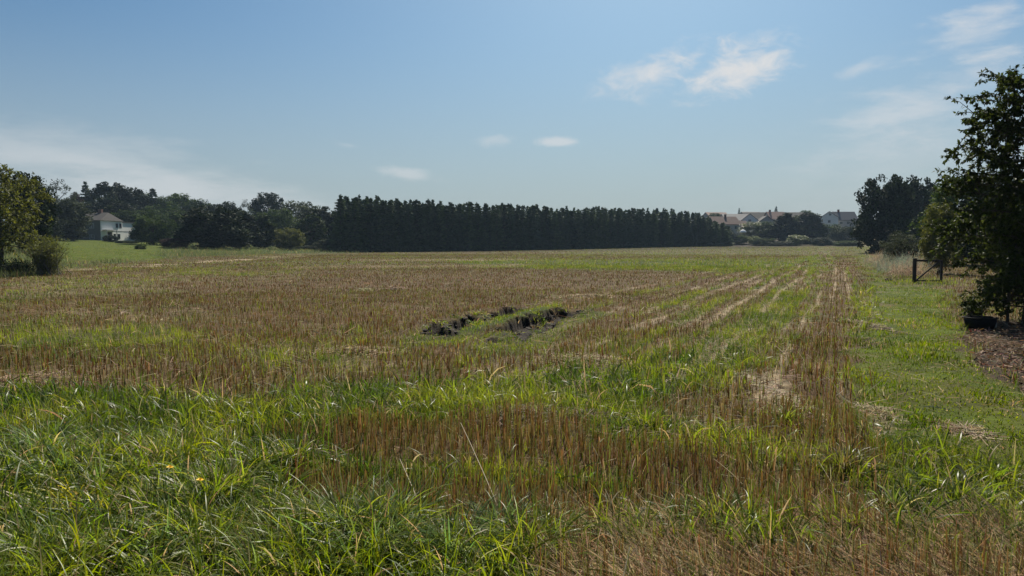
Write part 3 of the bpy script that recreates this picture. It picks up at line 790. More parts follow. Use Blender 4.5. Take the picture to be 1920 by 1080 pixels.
TREES = [
    # wooded slope on the left, around and behind the house
    ('round', 58, 80, 322, 90, 'dark broad tree rising right behind the yellow-green tree at the field edge', dict(fol='dark')),
    ('wispy', 112, 195, 337, 62, 'thin airy tree with sky showing through, on the skyline left of the house', dict(fol='grey', bark=M['bark_pale'])),
    ('oval', 148, 205, 362, 34, 'small reddish-black tree beside the airy skyline tree', dict(fol='red')),
    ('lumpy', 112, 150, 373, 104, 'wide hazy grey-green tree reaching over the left end of the house roof', dict(fol='grey')),
    ('bush', 86, 128, 412, 52, 'very dark low bush in the hollow at the top of the lawn', dict(fol='dark', name='bush', cat='bush')),
    ('bush', 140, 152, 424, 36, 'small dark bush against the grey side wall of the house', dict(fol='dark', name='bush', cat='bush')),
    ('spruce1', 165, 215, 344, 40, 'pointed dark conifer at the left end of the skyline wood behind the house', dict(name='conifer_tree')),
    ('oval', 196, 215, 343, 62, 'tall dark tree directly above the house chimney', dict(fol='dark')),
    ('oval', 228, 222, 345, 60, 'dark tree standing in the skyline wood above the flat white annex', dict(fol='dark')),
    ('round', 256, 225, 351, 64, 'dark round-topped tree in the skyline wood where it begins to drop', dict(fol='dark')),
    ('spruce2', 290, 228, 354, 40, 'pointed conifer sticking out of the sloping skyline right of the house', dict(name='conifer_tree')),
    ('round', 272, 232, 360, 56, 'dark tree half hidden beside the pointed conifer on the sloping skyline', dict(fol='mid')),
    ('lumpy', 316, 230, 371, 66, 'green tree in the skyline dip between conifer and round hump', dict(fol='mid')),
    ('round', 341, 235, 362, 58, 'rounded tree making a single hump on the falling skyline', dict(fol='mid')),
    ('lumpy', 376, 232, 376, 62, 'green tree just right of the rounded skyline hump', dict(fol='mid')),
    ('round', 405, 228, 382, 54, 'lower dark green tree where the skyline is flattest', dict(fol='dark')),
    ('round', 432, 215, 377, 44, 'small round-headed tree peeping over the big field-edge trees', dict(fol='dark')),
    ('wispy', 462, 218, 374, 26, 'slender see-through tree left of the dome-shaped skyline tree', dict(fol='grey')),
    ('lumpy', 250, 190, 396, 80, 'green tree close behind the white annex', dict(fol='mid')),
    ('bush', 289, 146, 402, 72, 'big rounded olive-topped bush hiding the right end of the white house', dict(fol='mid', name='bush', cat='bush')),
    ('lumpy', 330, 180, 398, 80, 'green tree between the rounded bush and the large field-edge tree', dict(fol='mid')),
    ('bush', 328, 128, 446, 50, 'low dark reddish shrub at the right end of the lawn', dict(fol='red', name='shrub', cat='shrub')),
    ('dense', 398, 132, 388, 118, 'large dark dome-shaped tree reaching down to the field edge', dict(fol='dark')),
    ('cone', 448, 146, 394, 78, 'dark tree leaning against the right side of the large dome-shaped one', dict(fol='dark')),
    ('cone', 492, 155, 402, 62, 'narrow dark tree at the field edge below the dome-shaped skyline tree', dict(fol='mid')),
    ('round', 506, 250, 360, 60, 'dome-shaped dark tree standing highest above the hedge', dict(fol='dark')),
    ('lumpy', 563, 205, 380, 92, 'broad grey-green willow-like tree right of the skyline dome', dict(fol='grey')),
    ('lumpy', 525, 190, 394, 66, 'dark green tree below the skyline dome', dict(fol='mid')),
    ('bush', 544, 150, 427, 50, 'lighter olive bush standing alone in front of dark trees', dict(fol='olive', name='bush', cat='bush')),
    ('oval', 585, 172, 402, 60, 'dark green tree behind the olive bush, toward the conifers', dict(fol='mid')),
    ('wispy', 612, 190, 390, 36, 'thin wispy tree in the gap before the conifer wood', dict(fol='grey')),
    ('bush', 612, 168, 447, 54, 'low grey-green scrub in the gap before the conifer wood', dict(fol='grey', name='shrub', cat='shrub')),
    ('bush', 577, 160, 460, 40, 'low scrub along the verge right of the olive bush', dict(fol='grey', name='shrub', cat='shrub')),
    ('bush', 640, 172, 458, 44, 'low pale scrub beside the grassy hump at the corner of the conifers', dict(fol='grey', name='shrub', cat='shrub')),
    ('bush', 264, 112, 459, 20, 'small lone upright shrub on the lower edge of the lawn', dict(fol='mid', name='shrub', cat='shrub')),
    ('bush', 210, 158, 441, 26, 'dark clipped bush in front of the white house wall', dict(fol='dark', name='bush', cat='bush')),
    ('bush', 238, 150, 451, 40, 'low dark hedge bush below the white annex', dict(fol='dark', name='bush', cat='bush')),
    ('dense', 306, 200, 385, 84, 'green tree low in the wood directly right of the annex roof', dict(fol='mid')),
    ('dense', 365, 195, 392, 90, 'dark green tree filling the wood behind the large field-edge tree', dict(fol='dark')),
    ('dense', 470, 200, 396, 90, 'dark green tree filling the wood beside the slender see-through tree', dict(fol='mid')),
    ('dense', 604, 188, 389, 84, 'dark tree joining the mixed wood to the conifer plantation', dict(fol='dark')),
    ('dense', 205, 200, 372, 110, 'dark leafy tree close behind the house roof', dict(fol='dark')),
    ('dense', 110, 200, 380, 70, 'dark tree low on the slope left of the house roof', dict(fol='dark')),
    # right-hand group
    ('dense', 1655, 128, 322, 98, 'huge very dark round tree at the right end of the field', dict(fol='dark', sink=.9)),
    ('dense', 1726, 140, 327, 76, 'dark tree joined to the right of the huge round one', dict(fol='dark', sink=.9)),
    ('dense', 1692, 150, 334, 76, 'dark tree filling the gap behind the two big dark ones', dict(fol='dark')),
    ('lumpy', 1800, 62, 335, 130, 'dark olive tree behind the near cherry tree', dict(fol='mid')),
    ('lumpy', 1760, 44, 385, 66, 'small sunlit olive tree behind the gate', dict(fol='olive')),
    ('lumpy', 1885, 40, 330, 150, 'dark leafy tree hidden behind the right half of the cherry', dict(fol='dark')),
    ('wispy', 1690, 50, 432, 76, 'grey-green leafy shrub left of the field gate', dict(fol='grey', name='shrub', cat='shrub')),
    # below the village
    ('bush', 1385, 262, 440, 34, 'dark round bush under the white parasol', dict(fol='mid', name='bush', cat='bush')),
    ('bush', 1413, 258, 442, 22, 'pale yellow-green bush right of the white parasol', dict(fol='light', name='bush', cat='bush')),
    ('lumpy', 1412, 285, 417, 50, 'bright green garden tree in front of the dark gable', dict(fol='light')),
    ('lumpy', 1445, 280, 416, 56, 'green garden tree below the pinkish roof', dict(fol='mid')),
    ('cone', 1472, 270, 399, 56, 'tall dark tree in the village, leftmost of a dark pair', dict(fol='dark')),
    ('cone', 1514, 272, 398, 62, 'tall dark tree in the village between its twin and the white gable', dict(fol='dark')),
    ('lumpy', 1494, 276, 406, 56, 'dark green tree wedged between the two tall village trees', dict(fol='mid')),
    ('lumpy', 1552, 268, 421, 56, 'dark green tree below the white gabled house', dict(fol='mid')),
    ('bush', 1430, 255, 446, 40, 'mid-green bush at the village edge left of the tall dark pair', dict(fol='mid', name='bush', cat='bush')),
    ('bush', 1493, 254, 440, 36, 'green bush at the foot of the tall dark village pair', dict(fol='light', name='bush', cat='bush')),
    ('bush', 1582, 258, 425, 46, 'grey-green bush between the white gable and the huge dark tree', dict(fol='grey', name='bush', cat='bush')),
    ('bush', 1535, 252, 445, 50, 'low dark bush at the far field edge below the white gable', dict(fol='dark', name='bush', cat='bush')),
    ('bush', 1460, 250, 452, 44, 'low scrub at the far field edge below the dark village pair', dict(fol='grey', name='shrub', cat='shrub')),
    ('bush', 1585, 246, 451, 44, 'low scrub at the far field edge next to the huge dark tree', dict(fol='mid', name='shrub', cat='shrub')),
    ('spruce0', 1384, 420, 391, 9, 'tiny pointed fir on the village skyline above the pale gable', dict(name='conifer_tree')),
    ('spruce3', 1453, 430, 388, 15, 'stout little fir on the village skyline above the pinkish roof', dict(name='conifer_tree')),
    ('round', 1340, 380, 399, 34, 'hazy round tree at the left end of the village', dict(fol='mid')),
    ('round', 1508, 400, 394, 30, 'hazy tree on the skyline behind the tall dark village pair', dict(fol='mid')),
    ('lumpy', 1352, 262, 426, 46, 'dark green tree closing the right end of the conifer wood', dict(fol='dark')),
]
for t in TREES:
    kind, px, Y, top, wpx, label, kw = t
    tree_px(kind, px, Y, top, wpx, label, **kw)

# the conifer plantation
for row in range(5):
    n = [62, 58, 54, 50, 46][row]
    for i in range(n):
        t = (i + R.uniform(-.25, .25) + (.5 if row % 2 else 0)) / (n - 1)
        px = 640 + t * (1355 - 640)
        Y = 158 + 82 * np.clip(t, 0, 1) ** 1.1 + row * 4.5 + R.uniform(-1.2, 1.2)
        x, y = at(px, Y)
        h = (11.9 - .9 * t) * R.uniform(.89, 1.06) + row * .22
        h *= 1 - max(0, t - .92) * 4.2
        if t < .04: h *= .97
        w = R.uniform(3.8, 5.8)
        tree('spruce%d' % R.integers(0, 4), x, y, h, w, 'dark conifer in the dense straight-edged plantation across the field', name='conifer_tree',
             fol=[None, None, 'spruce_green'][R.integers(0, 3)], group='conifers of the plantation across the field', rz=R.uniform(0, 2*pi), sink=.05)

# ------------------------------------------------------------------ the near cherry tree (real leaves on twigs)
def leaf_mesh(c, d, nrm, L, wid, tint, rng):
    """folded leaf: 6 vertices, two quads; c = stalk end, d = direction"""
    n = len(c)
    s = np.cross(d, nrm); s /= np.linalg.norm(s, axis=1)[:, None] + 1e-9
    up = np.cross(s, d)
    L = L[:, None]; w = L * wid * .5
    a = c; m1 = c + d * L * .45 - up * L * .02; b = c + d * L + up * L * -.10
    l1 = m1 + s * w + up * w * .35; r1 = m1 - s * w + up * w * .35
    co = np.stack([a, l1, b, m1, r1], 1).reshape(-1, 3)
    k = np.arange(n)[:, None] * 5
    f = np.concatenate([k + np.array([[0, 3, 2, 1]]), k + np.array([[0, 4, 2, 3]])]).astype(np.int32)
    return co, f, np.repeat(tint, 5)

def twig_tree(seed, H, env, nlimb, z0, twigs, leaves, leafL, leafW, rise=.55, droop=.5, lean=(0, 0), rtrunk=.07, tw_len=(.3, .6), sprigs=0):
    """env(z/H) -> crown radius; returns crown and wood arrays"""
    rng = np.random.default_rng(seed)
    paths = []; LC, LD, LN, LL, LT = [], [], [], [], []
    zz = np.linspace(0, H * .97, 12)
    wob = np.cumsum(rng.normal(0, .025, (12, 2)), 0) + np.outer(zz / H, lean)
    trunk = np.concatenate([wob, zz[:, None]], 1); trunk[0, :2] = 0
    paths.append((trunk, rtrunk * np.concatenate([[1.4], np.linspace(1, .1, 11)])))
    def trunk_at(z):
        return np.array([np.interp(z, zz, trunk[:, 0]), np.interp(z, zz, trunk[:, 1]), z])
    def put_leaves(pts, k, spread=1.0):
        s = rng.uniform(.1, 1.0, k) ** .7
        idx = s * (len(pts) - 1); i = np.minimum(idx.astype(int), len(pts) - 2); fr = (idx - i)[:, None]
        c = pts[i] * (1 - fr) + pts[i + 1] * fr
        ax = pts[-1] - pts[0]; ax = ax / (np.linalg.norm(ax) + 1e-9)
        d = rng.normal(0, .75, (k, 3)) * spread + ax * .7; d[:, 2] -= droop
        d /= np.linalg.norm(d, axis=1)[:, None]
        nr = rng.normal(0, .5, (k, 3)); nr[:, 2] += 1.0
        LC.append(c); LD.append(d); LN.append(nr); LL.append(leafL * rng.uniform(.6, 1.2, k)); LT.append(np.clip(rng.normal(.45, .22, k), 0, 1))
    ga = 2.39996
    for k in range(nlimb):
        t = (k + rng.uniform(0, .8)) / nlimb
        zs = H * (z0 + (.96 - z0) * t)
        a = k * ga + rng.normal(0, .25)
        st = trunk_at(zs)
        Rm = env(zs / H) * rng.uniform(.75, 1.12)
        up = rise * (.35 + .9 * t) * rng.uniform(.6, 1.3)
        m = 8; s = np.linspace(0, 1, m)
        sag = -.22 * Rm * s ** 2 * (1 - t)
        px = st[0] + cos(a) * Rm * s + np.cumsum(rng.normal(0, .02, m)); py = st[1] + sin(a) * Rm * s + np.cumsum(rng.normal(0, .02, m))
        pz = st[2] + up * Rm * s * .8 + sag
        limb = np.stack([px, py, pz], 1); limb[0] = st
        paths.append((limb, np.linspace(.35, .06, m) * rtrunk * (1.1 - .7 * t)))
        nt = max(3, int(twigs * (Rm / env(.4)) ))
        for j in range(nt):
            f0 = rng.uniform(.12, 1.0); idx = f0 * (m - 1); i = min(int(idx), m - 2); fr = idx - i
            b = limb[i] * (1 - fr) + limb[i + 1] * fr
            d = np.array([cos(a), sin(a), .25]) * .7 + rng.normal(0, .6, 3); d[2] += .15; d /= np.linalg.norm(d)
            Lt = rng.uniform(*tw_len) * (1 - .35 * t)
            e = b + d * Lt + np.array([0, 0, -.18 * Lt * Lt / .4])
            tw = np.array([b, (b + e) / 2 + rng.normal(0, .02, 3), e])
            paths.append((tw, np.array([.010, .006, .003]) * (rtrunk / .07) ** .5))
            put_leaves(tw, int(leaves * rng.uniform(.6, 1.3)))
        put_leaves(limb[-4:], leaves)
    # long upright shoots at the top and the sides, sparsely leaved
    for k in range(sprigs):
        zs = H * rng.uniform(.35, .97); a = rng.uniform(0, 2*pi)
        b = trunk_at(zs) + np.array([cos(a), sin(a), .2]) * env(zs / H) * rng.uniform(.5, .95)
        d = np.array([cos(a) * .8, sin(a) * .8, rng.uniform(.3, 1.4)]); d /= np.linalg.norm(d)
        Lt = rng.uniform(.5, .95); e = b + d * Lt + np.array([0, 0, -.1])
        tw = np.array([b, b + d * Lt * .5 + np.array([0, 0, .03]), e])
        paths.append((tw, np.array([.010, .006, .003])))
        put_leaves(tw, int(leaves * .8), 1.1)
    c, d, nr, L, T = map(np.concatenate, (LC, LD, LN, LL, LT))
    c[:, 2] = np.maximum(c[:, 2], .12)
    crown = leaf_mesh(c, d, nr, L, leafW, T, rng)
    wood = tubes_np(paths, 6)
    return crown, wood

def near_tree(name, x, y, crown, wood, fol, label, cat='tree', bark=None):
    e = empty(name, (x, y, hz(x, y) - .03))
    link('trunk', mesh_np('trunk', wood[0], wood[1], bark or M['bark']), e)
    link('crown', mesh_np('crown', crown[0], crown[1], FOL[fol], tint=crown[2], smooth=False), e)
    tag(e, label, cat)
    return e

def env_cherry(t):
    return float(np.interp(t, [0, .1, .22, .35, .45, .55, .65, .78, .88, .95, 1.0], [.95, 1.15, 1.4, 1.7, 1.7, 1.5, 1.45, 1.35, 1.05, .75, .45]))
cw = twig_tree(101, 5.6, env_cherry, 112, .06, 25, 26, .10, .50, rise=.45, droop=.55, lean=(.05, 0), rtrunk=.06, sprigs=44)
near_tree('cherry_tree', 11.42, 16.2, *cw, 'cherry', 'near leafy cherry tree with drooping leaves beside the mown path')

def env_left(t):
    return float(np.interp(t, [0, .2, .3, .45, .6, .75, .85, .93, 1.0], [1.2, 1.8, 2.3, 2.45, 2.5, 2.3, 1.5, .8, .3]))
lw = twig_tree(102, 6.3, env_left, 46, .26, 17, 20, .17, .45, rise=.20, droop=.25, rtrunk=.11, tw_len=(.45, .9), sprigs=14)
near_tree('field_edge_tree', -29.0, 41.5, *lw, 'yellow', 'yellow-green spreading tree standing at the left edge of the field')

def shrub_stems(seed, H, W, nst, fol_leaf, per):
    rng = np.random.default_rng(seed)
    paths, LC, LD = [], [], []
    for k in range(nst):
        a = rng.uniform(0, 2*pi); r = W / 2 * rng.uniform(.1, 1.0) ** .8; hh = H * rng.uniform(.7, 1.0) * (1 - .25 * (r / (W / 2)) ** 2)
        m = 7; s = np.linspace(0, 1, m)
        pts = np.stack([cos(a) * r * s ** 1.3 + np.cumsum(rng.normal(0, .02, m)) , sin(a) * r * s ** 1.3 + np.cumsum(rng.normal(0, .02, m)), hh * s], 1)
        b0 = rng.normal(0, .16 * W, 2); pts[:, :2] += b0 * (1 - s)[:, None]; pts[0] = (b0[0], b0[1], 0)
        paths.append((pts, np.linspace(.022, .004, m)))
        k2 = int(per * rng.uniform(.6, 1.3)); s2 = rng.uniform(.06, 1, k2) ** .75 * (m - 1); i = np.minimum(s2.astype(int), m - 2); fr = (s2 - i)[:, None]
        c = pts[i] * (1 - fr) + pts[i + 1] * fr + rng.normal(0, .10, (k2, 3))
        LC.append(c)
    c = np.concatenate(LC); n = len(c)
    d = rng.normal(0, 1, (n, 3)); d[:, 2] = d[:, 2] * .6 + .25; d /= np.linalg.norm(d, axis=1)[:, None]
    nr = rng.normal(0, .6, (n, 3)); nr[:, 2] += 1
    return leaf_mesh(c, d, nr, fol_leaf * rng.uniform(.6, 1.2, n), .45, np.clip(rng.normal(.5, .25, n), 0, 1), rng), tubes_np(paths, 5)
near_tree('many_stemmed_shrub', *at(90, 41.5), *shrub_stems(5, 2.35, 2.7, 80, .12, 75), 'olive', 'many-stemmed bushy shrub standing right of the yellow-green tree', 'shrub', bark=M['bark_pale'])
near_tree('many_stemmed_shrub', *at(20, 40.8), *shrub_stems(6, 1.0, 3.6, 60, .12, 60), 'dark', 'dark low undergrowth bush at the foot of the yellow-green tree', 'shrub')
near_tree('many_stemmed_shrub', *at(-40, 42), *shrub_stems(9, 1.3, 3.0, 60, .12, 60), 'dark', 'dark bush at the frame edge left of the yellow-green tree trunk', 'shrub')
near_tree('leafy_shrub', *at(1690, 48), *shrub_stems(7, 2.0, 2.6, 70, .13, 60), 'grey', 'tall grey-green weedy shrub rising beside the gate post', 'shrub')
near_tree('leafy_shrub', *at(1672, 53), *shrub_stems(8, 1.5, 1.8, 40, .12, 60), 'grey', 'shorter weedy shrub toward the field from the tall gate shrub', 'shrub')
near_tree('leafy_shrub', *at(1832, 17.6), *shrub_stems(10, .62, .7, 26, .09, 30), 'olive', 'knee-high leafy sapling behind the black tub', 'shrub')

# weedy bank of dry grass beside the gate
bank = Acc()
n = 5200
t = R.random(n); bx0, by0 = gp(1644, 494); bx1, by1 = gp(1708, 522)
X = bx0 + (bx1 - bx0) * t + R.normal(0, .45, n); Yb = by0 + (by1 - by0) * t + R.normal(0, .9, n)
base = np.stack([X, Yb, height(X, Yb) + np.abs(R.normal(0, .22, n))], 1)
mixv = fbm(X / 1.5, Yb / 2.5, 91)[:, None]
col = jit(np.where(mixv > .52, np.array([.50, .36, .24]), np.array([.30, .33, .23])), n, .2)
bank.add(*blades(base, R.uniform(.35, .85, n), .014 * R.uniform(.6, 1.4, n), R.uniform(0, 2*pi, n), np.abs(R.normal(.3, .3, n)), np.abs(R.normal(1.2, .6, n)), 4, col * .8, col * 1.15))
bk = bank.build('dry_grass_bank', M['strawm'], 'bank of tangled pale dry grass and weeds left of the gate', 'grass bank', kind='stuff')

# ------------------------------------------------------------------ straw heaps, clods, flowers
def straw_heap(p, q, w, d, h, n, label, col=(.42, .33, .21), darkf=.12, lenr=(.08, .20)):
    x, y = gp(p, q); z = hz(x, y)
    a = R.uniform(0, 2*pi, n); r = R.random(n) ** .75
    w *= 1.35; d *= 1.35; h *= .6
    lx = r * np.cos(a) * w / 2; ly = r * np.sin(a) * d / 2
    bump = .6 + .8 * fbm((lx + x) / (w * .25), (ly + y) / (d * .25), int(p))
    lz = h * np.clip(1 - r ** 1.6, 0, 1) * bump * R.uniform(.25, 1, n)
    base = np.stack([x + lx, y + ly, height(x + lx, y + ly) + lz], 1)
    c = jit(col, n, .25); dk = R.random(n) < darkf; c[dk] = jit((.10, .07, .045), dk.sum(), .2)
    acc = Acc()
    acc.add(*blades(base, R.uniform(*lenr, n), .0050 * max(1, y / 9) * R.uniform(.7, 1.4, n), R.uniform(0, 2*pi, n), R.normal(1.56, .10, n), R.normal(.08, .12, n), 2, c, c, taper=.2))
    o = acc.build('straw_heap', M['strawm'], label, 'straw heap', kind=None, loc=(x, y, z))
    o['group'] = 'straw heaps on the field'
    return o
straw_heap(1822, 806, .30, .55, .05, 800, 'round pale straw heap alone on the mown grass')
straw_heap(40, 722, 1.1, 1.0, .22, 2000, 'large hay heap on the left margin above the lush grass', (.36, .26, .17), .2)
straw_heap(975, 780, .95, .6, .16, 1400, 'grey-brown straw heap between the green band and the near stubble', (.30, .24, .17), .25)
straw_heap(1085, 782, .50, .4, .12, 700, 'small greyish straw heap just right of the grey-brown one', (.32, .27, .19), .2)
straw_heap(1090, 675, 1.3, 1.0, .14, 1300, 'wide pale straw heap in the green below the ruts')
straw_heap(1458, 735, .20, 2.4, .07, 1100, 'long bright straw strip lying along the brown stubble row', (.50, .41, .29), .08)
straw_heap(1652, 770, .18, .8, .05, 420, 'beige straw strip at the edge of the mown path', (.40, .32, .19), .1)
straw_heap(1100, 558, 2.4, 1.0, .14, 1000, 'pale straw streak beyond the right end of the ruts')
straw_heap(737, 543, .9, .8, .26, 350, 'small lone straw lump far out on the brown stubble', (.36, .26, .18), .15)
straw_heap(683, 545, .45, .5, .22, 160, 'tiny pale tuft left of the lone straw lump', (.40, .38, .22), .05)
straw_heap(665, 660, 1.3, .8, .10, 800, 'thin straw scatter heap on the green left of the ruts')
straw_heap(570, 750, .75, .5, .12, 700, 'dark brown hay clump at the top of the lush grass', (.22, .16, .11), .35)
straw_heap(365, 745, .6, .5, .14, 600, 'dark matted hay clump above the left lush grass', (.20, .14, .09), .4)
straw_heap(1622, 608, .34, 2.6, .16, 800, 'tangled dry weed heap between stubble strip and mown path', (.34, .27, .18), .25)
straw_heap(1890, 645, 1.3, 2.2, .10, 1500, 'broken twigs and straw lying on bare earth under the cherry', (.26, .17, .10), .5, (.06, .18))

M['soil'] = plain_mat('dark_clods', (.060, .048, .038), (.026, .021, .017), 9, .95, .8)
def clods():
    bm = bmesh.new()
    for line, n in ((RUT1, 110), (RUT2, 130)):
        for k in range(n):
            t = R.random() * (len(line) - 1); i = min(int(t), len(line) - 2); f = t - i
            x = line[i][0] * (1 - f) + line[i+1][0] * f + R.normal(0, .2); y = line[i][1] * (1 - f) + line[i+1][1] * f + R.normal(0, .22)
            s = min(.075, abs(R.normal(.03, .022)) + .018)
            v = bmesh.ops.create_icosphere(bm, subdivisions=1, radius=s)['verts']
            off = Vector((x, y, hz(x, y) - s * .1)); sc = Vector((R.uniform(.8, 1.5), R.uniform(.8, 1.4), R.uniform(.4, .7)))
            for w in v: w.co = Vector((w.co.x * sc.x, w.co.y * sc.y, w.co.z * sc.z)) * R.uniform(.7, 1.25) + off
    me = bpy.data.meshes.new('soil_clods'); bm.to_mesh(me); bm.free(); me.materials.append(M['soil'])
    o = link('soil_clods', me); tag(o, 'dark broken earth clods lying in the two wheel ruts', 'soil clods', None, 'stuff')
clods()
x, y = gp(1668, 527)
def earth_lump():
    bm = bmesh.new()
    v = bmesh.ops.create_icosphere(bm, subdivisions=3, radius=.14)['verts']
    for w in v:
        k = 1 + .35 * (float(fbm(np.array([w.co.x * 9 + 5]), np.array([w.co.y * 9 + w.co.z * 6]), 3)[0]) - .5) * 2
        w.co = Vector((w.co.x * 1.3 * k, w.co.y * k, max(-.05, w.co.z * .9 * k)))
    me = bpy.data.meshes.new('molehill'); bm.to_mesh(me); bm.free(); me.materials.append(M['soil'])
    o = link('molehill', me); o.location = (x, y, hz(x, y)); tag(o, 'dark earth lump on the grass before the dry bank', 'molehill')
earth_lump()

M['petal'] = plain_mat('yellow_petals', (.80, .55, .02), (.65, .38, .01), 20, .6)
M['stalk'] = plain_mat('flower_stalk', (.10, .15, .04), None, 10, .6)
def flower(p, q, label, tilt):
    Y = F * (CAMH - .30) / (q - HZ); X = (p - 960) * Y / F
    e = empty('yellow_flower', (X, Y, hz(X, Y)), R.uniform(0, 6))
    b = MB(); b.tube([(0, 0, 0), (.01, .01, .17), (.0, .02, .34)], [.003, .0025, .002], 6); b.build('stem', M['stalk'], e, True)
    b = MB()
    for ring, (nn, L, el) in enumerate(((16, .026, .25), (12, .019, .7), (8, .012, 1.1))):
        for k in range(nn):
            a = 2*pi * k / nn + ring * .2; c = Vector((0, .02, .342 + .002 * ring)); d = Vector((cos(a) * cos(el), sin(a) * cos(el), sin(el))); s = Vector((-sin(a), cos(a), 0)) * .0045
            b.poly([c - s * .4, c + d * L * .6 - s, c + d * L, c + d * L * .6 + s])
    f = b.build('blossom', M['petal'], e); f.rotation_euler = (tilt, 0, 0)
    tag(e, label, 'flower', 'yellow flowers in the tall grass')
flower(304, 897, 'yellow dandelion flower farther back in the lush grass', .1)
flower(347, 925, 'yellow dandelion flower nearer the camera beside a dark grass tussock', -.1)

chips = Acc(); n = 9000
px, qx = R.uniform(1795, 2080, n), R.uniform(596, 800, n)
Y = F * CAMH / (qx - HZ); X = (px - 960) * Y / F
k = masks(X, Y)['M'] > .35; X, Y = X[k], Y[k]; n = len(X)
base = np.stack([X, Y, height(X, Y) + R.uniform(.002, .03, n)], 1)
col = jit((.135, .085, .052), n, .45); lt = R.random(n) < .10; col[lt] = jit((.36, .26, .17), lt.sum(), .2)
chips.add(*blades(base, R.uniform(.03, .12, n), R.uniform(.008, .028, n), R.uniform(0, 2*pi, n), R.normal(1.4, .3, n), R.normal(.1, .2, n), 1, col, col, taper=.3))
chips.build('bark_chips', M['strawm'], 'brown bark chips and twigs littering the earth under the cherry', 'bark chips')

# ------------------------------------------------------------------ gate, stakes, tub
M['gatewood'] = plain_mat('weathered_dark_wood', (.035, .028, .022), (.015, .012, .010), 8, .85, .3, stretch=(1, 1, .2))
M['stakewood'] = plain_mat('stake_wood', (.11, .085, .06), (.04, .032, .025), 8, .9, .4, stretch=(1, 1, .2))
M['blackplastic'] = plain_mat('black_plastic', (.007, .007, .007), (.004, .004, .004), 12, .75, 0, .15)
M['concrete'] = plain_mat('pale_concrete', (.30, .28, .25), (.20, .19, .17), 12, .9, .3)
def gate():
    x, y = at(1740, 33.2); z = hz(x, y)
    e = empty('field_gate', (x, y, z), -.25)
    w, h = 1.10, 1.04
    b = MB(); b.box(-w/2 - .07, -w/2 + .07, -.07, .07, -.2, h + .05, .012); b.build('post', M['gatewood'], e)
    b = MB(); b.box(w/2 - .045, w/2 + .045, -.05, .05, -.2, h - .02, .01); b.build('post', M['gatewood'], e)
    b = MB(); b.box(-w/2 + .072, w/2 - .047, -.03, .03, h - .10, h - .01, .006); b.build('top_rail', M['gatewood'], e)
    b = MB(); b.box(-w/2 + .072, w/2 - .047, -.03, .03, .03, .11, .006); b.build('bottom_rail', M['gatewood'], e)
    b = MB(); b.bar((-w/2 + .09, -.045, .10), (w/2 - .07, -.045, h - .05), .06, .025); b.build('diagonal_brace', M['gatewood'], e)
    tag(e, 'dark wooden gate with one diagonal brace at the end of the path', 'gate')
gate()
def stake(p, q, h, r, label):
    x, y = gp(p, q); b = MB()
    b.tube([(0, 0, -.2), (.005, 0, h * .5), (0, .01, h - .02), (0, .01, h)], [r, r, r * .95, r * .7], 10)
    o = b.build('wooden_stake', M['stakewood'], None, True); o.location = (x, y, hz(x, y)); tag(o, label, 'stake', 'stakes by the tub')
stake(1893, 604, 1.3, .035, 'tall thin wooden stake propping the cherry behind the tub')
stake(1889.5, 617, .16, .04, 'short dark stump of a stake on the bare earth')
def tub():
    x, y = gp(1842, 615); e = empty('black_tub', (x, y, hz(x, y)), .12)
    bm = bmesh.new(); n = 32
    def ring(rx, ry, z): return [bm.verts.new((rx * math.copysign(abs(cos(t)) ** .6, cos(t)), ry * math.copysign(abs(sin(t)) ** .6, sin(t)), z)) for t in [2*pi*k/n for k in range(n)]]
    rs = [ring(.25, .17, .0), ring(.285, .20, .12), ring(.30, .215, .22), ring(.285, .20, .222), ring(.265, .18, .12), ring(.235, .155, .02)]
    for a, b2 in zip(rs, rs[1:]):
        for k in range(n): bm.faces.new((a[k], a[(k+1) % n], b2[(k+1) % n], b2[k]))
    bm.faces.new(rs[0][::-1]); bm.faces.new(rs[-1])
    bmesh.ops.recalc_face_normals(bm, faces=bm.faces)
    me = bpy.data.meshes.new('tub_body'); bm.to_mesh(me); bm.free(); me.materials.append(M['blackplastic'])
    for pl in me.polygons: pl.use_smooth = True
    link('tub_body', me, e)
    b = MB()
    pr = [Vector((.315 * math.copysign(abs(cos(t)) ** .6, cos(t)), .228 * math.copysign(abs(sin(t)) ** .6, sin(t)), .225)) for t in [2*pi*k/n for k in range(n + 1)]]
    b.tube(pr, [.014] * (n + 1), 6); b.build('rim', M['blackplastic'], e, True)
    tag(e, 'shallow black plastic tub on bare earth under the cherry tree', 'tub')
    b = MB(); b.box(-.06, .06, -.05, .05, -.02, .11, .015); o = b.build('concrete_block', M['concrete']); o.location = (x + .40, y + .2, hz(x + .4, y + .2)); o.rotation_euler = (0, .1, .4)
    tag(o, 'small pale concrete block beside the black tub', 'block')
tub()

# ------------------------------------------------------------------ houses
M['white'] = plain_mat('white_render', (.80, .80, .77), (.70, .70, .67), 1.5, .9)
M['stone'] = plain_mat('grey_brown_stone', (.15, .14, .12), (.08, .075, .065), 3, .9, .4)
M['cream'] = plain_mat('cream_render', (.50, .44, .36), (.40, .35, .29), 1.5, .9)
M['greywall'] = plain_mat('grey_render', (.32, .32, .32), (.25, .25, .25), 1.5, .9)
M['rbrown'] = plain_mat('brown_roof_tiles', (.042, .037, .035), (.030, .026, .025), 5, .85, .3, stretch=(1, 1, 3))
M['rred'] = plain_mat('red_roof_tiles', (.115, .058, .045), (.085, .047, .038), 5, .85, .3, stretch=(1, 1, 3))
M['rpink'] = plain_mat('faded_pink_roof_tiles', (.24, .145, .115), (.18, .11, .085), 5, .85, .3, stretch=(1, 1, 3))
M['rgrey'] = plain_mat('grey_slate_roof', (.11, .11, .12), (.07, .07, .08), 5, .7, .3, stretch=(1, 1, 3))
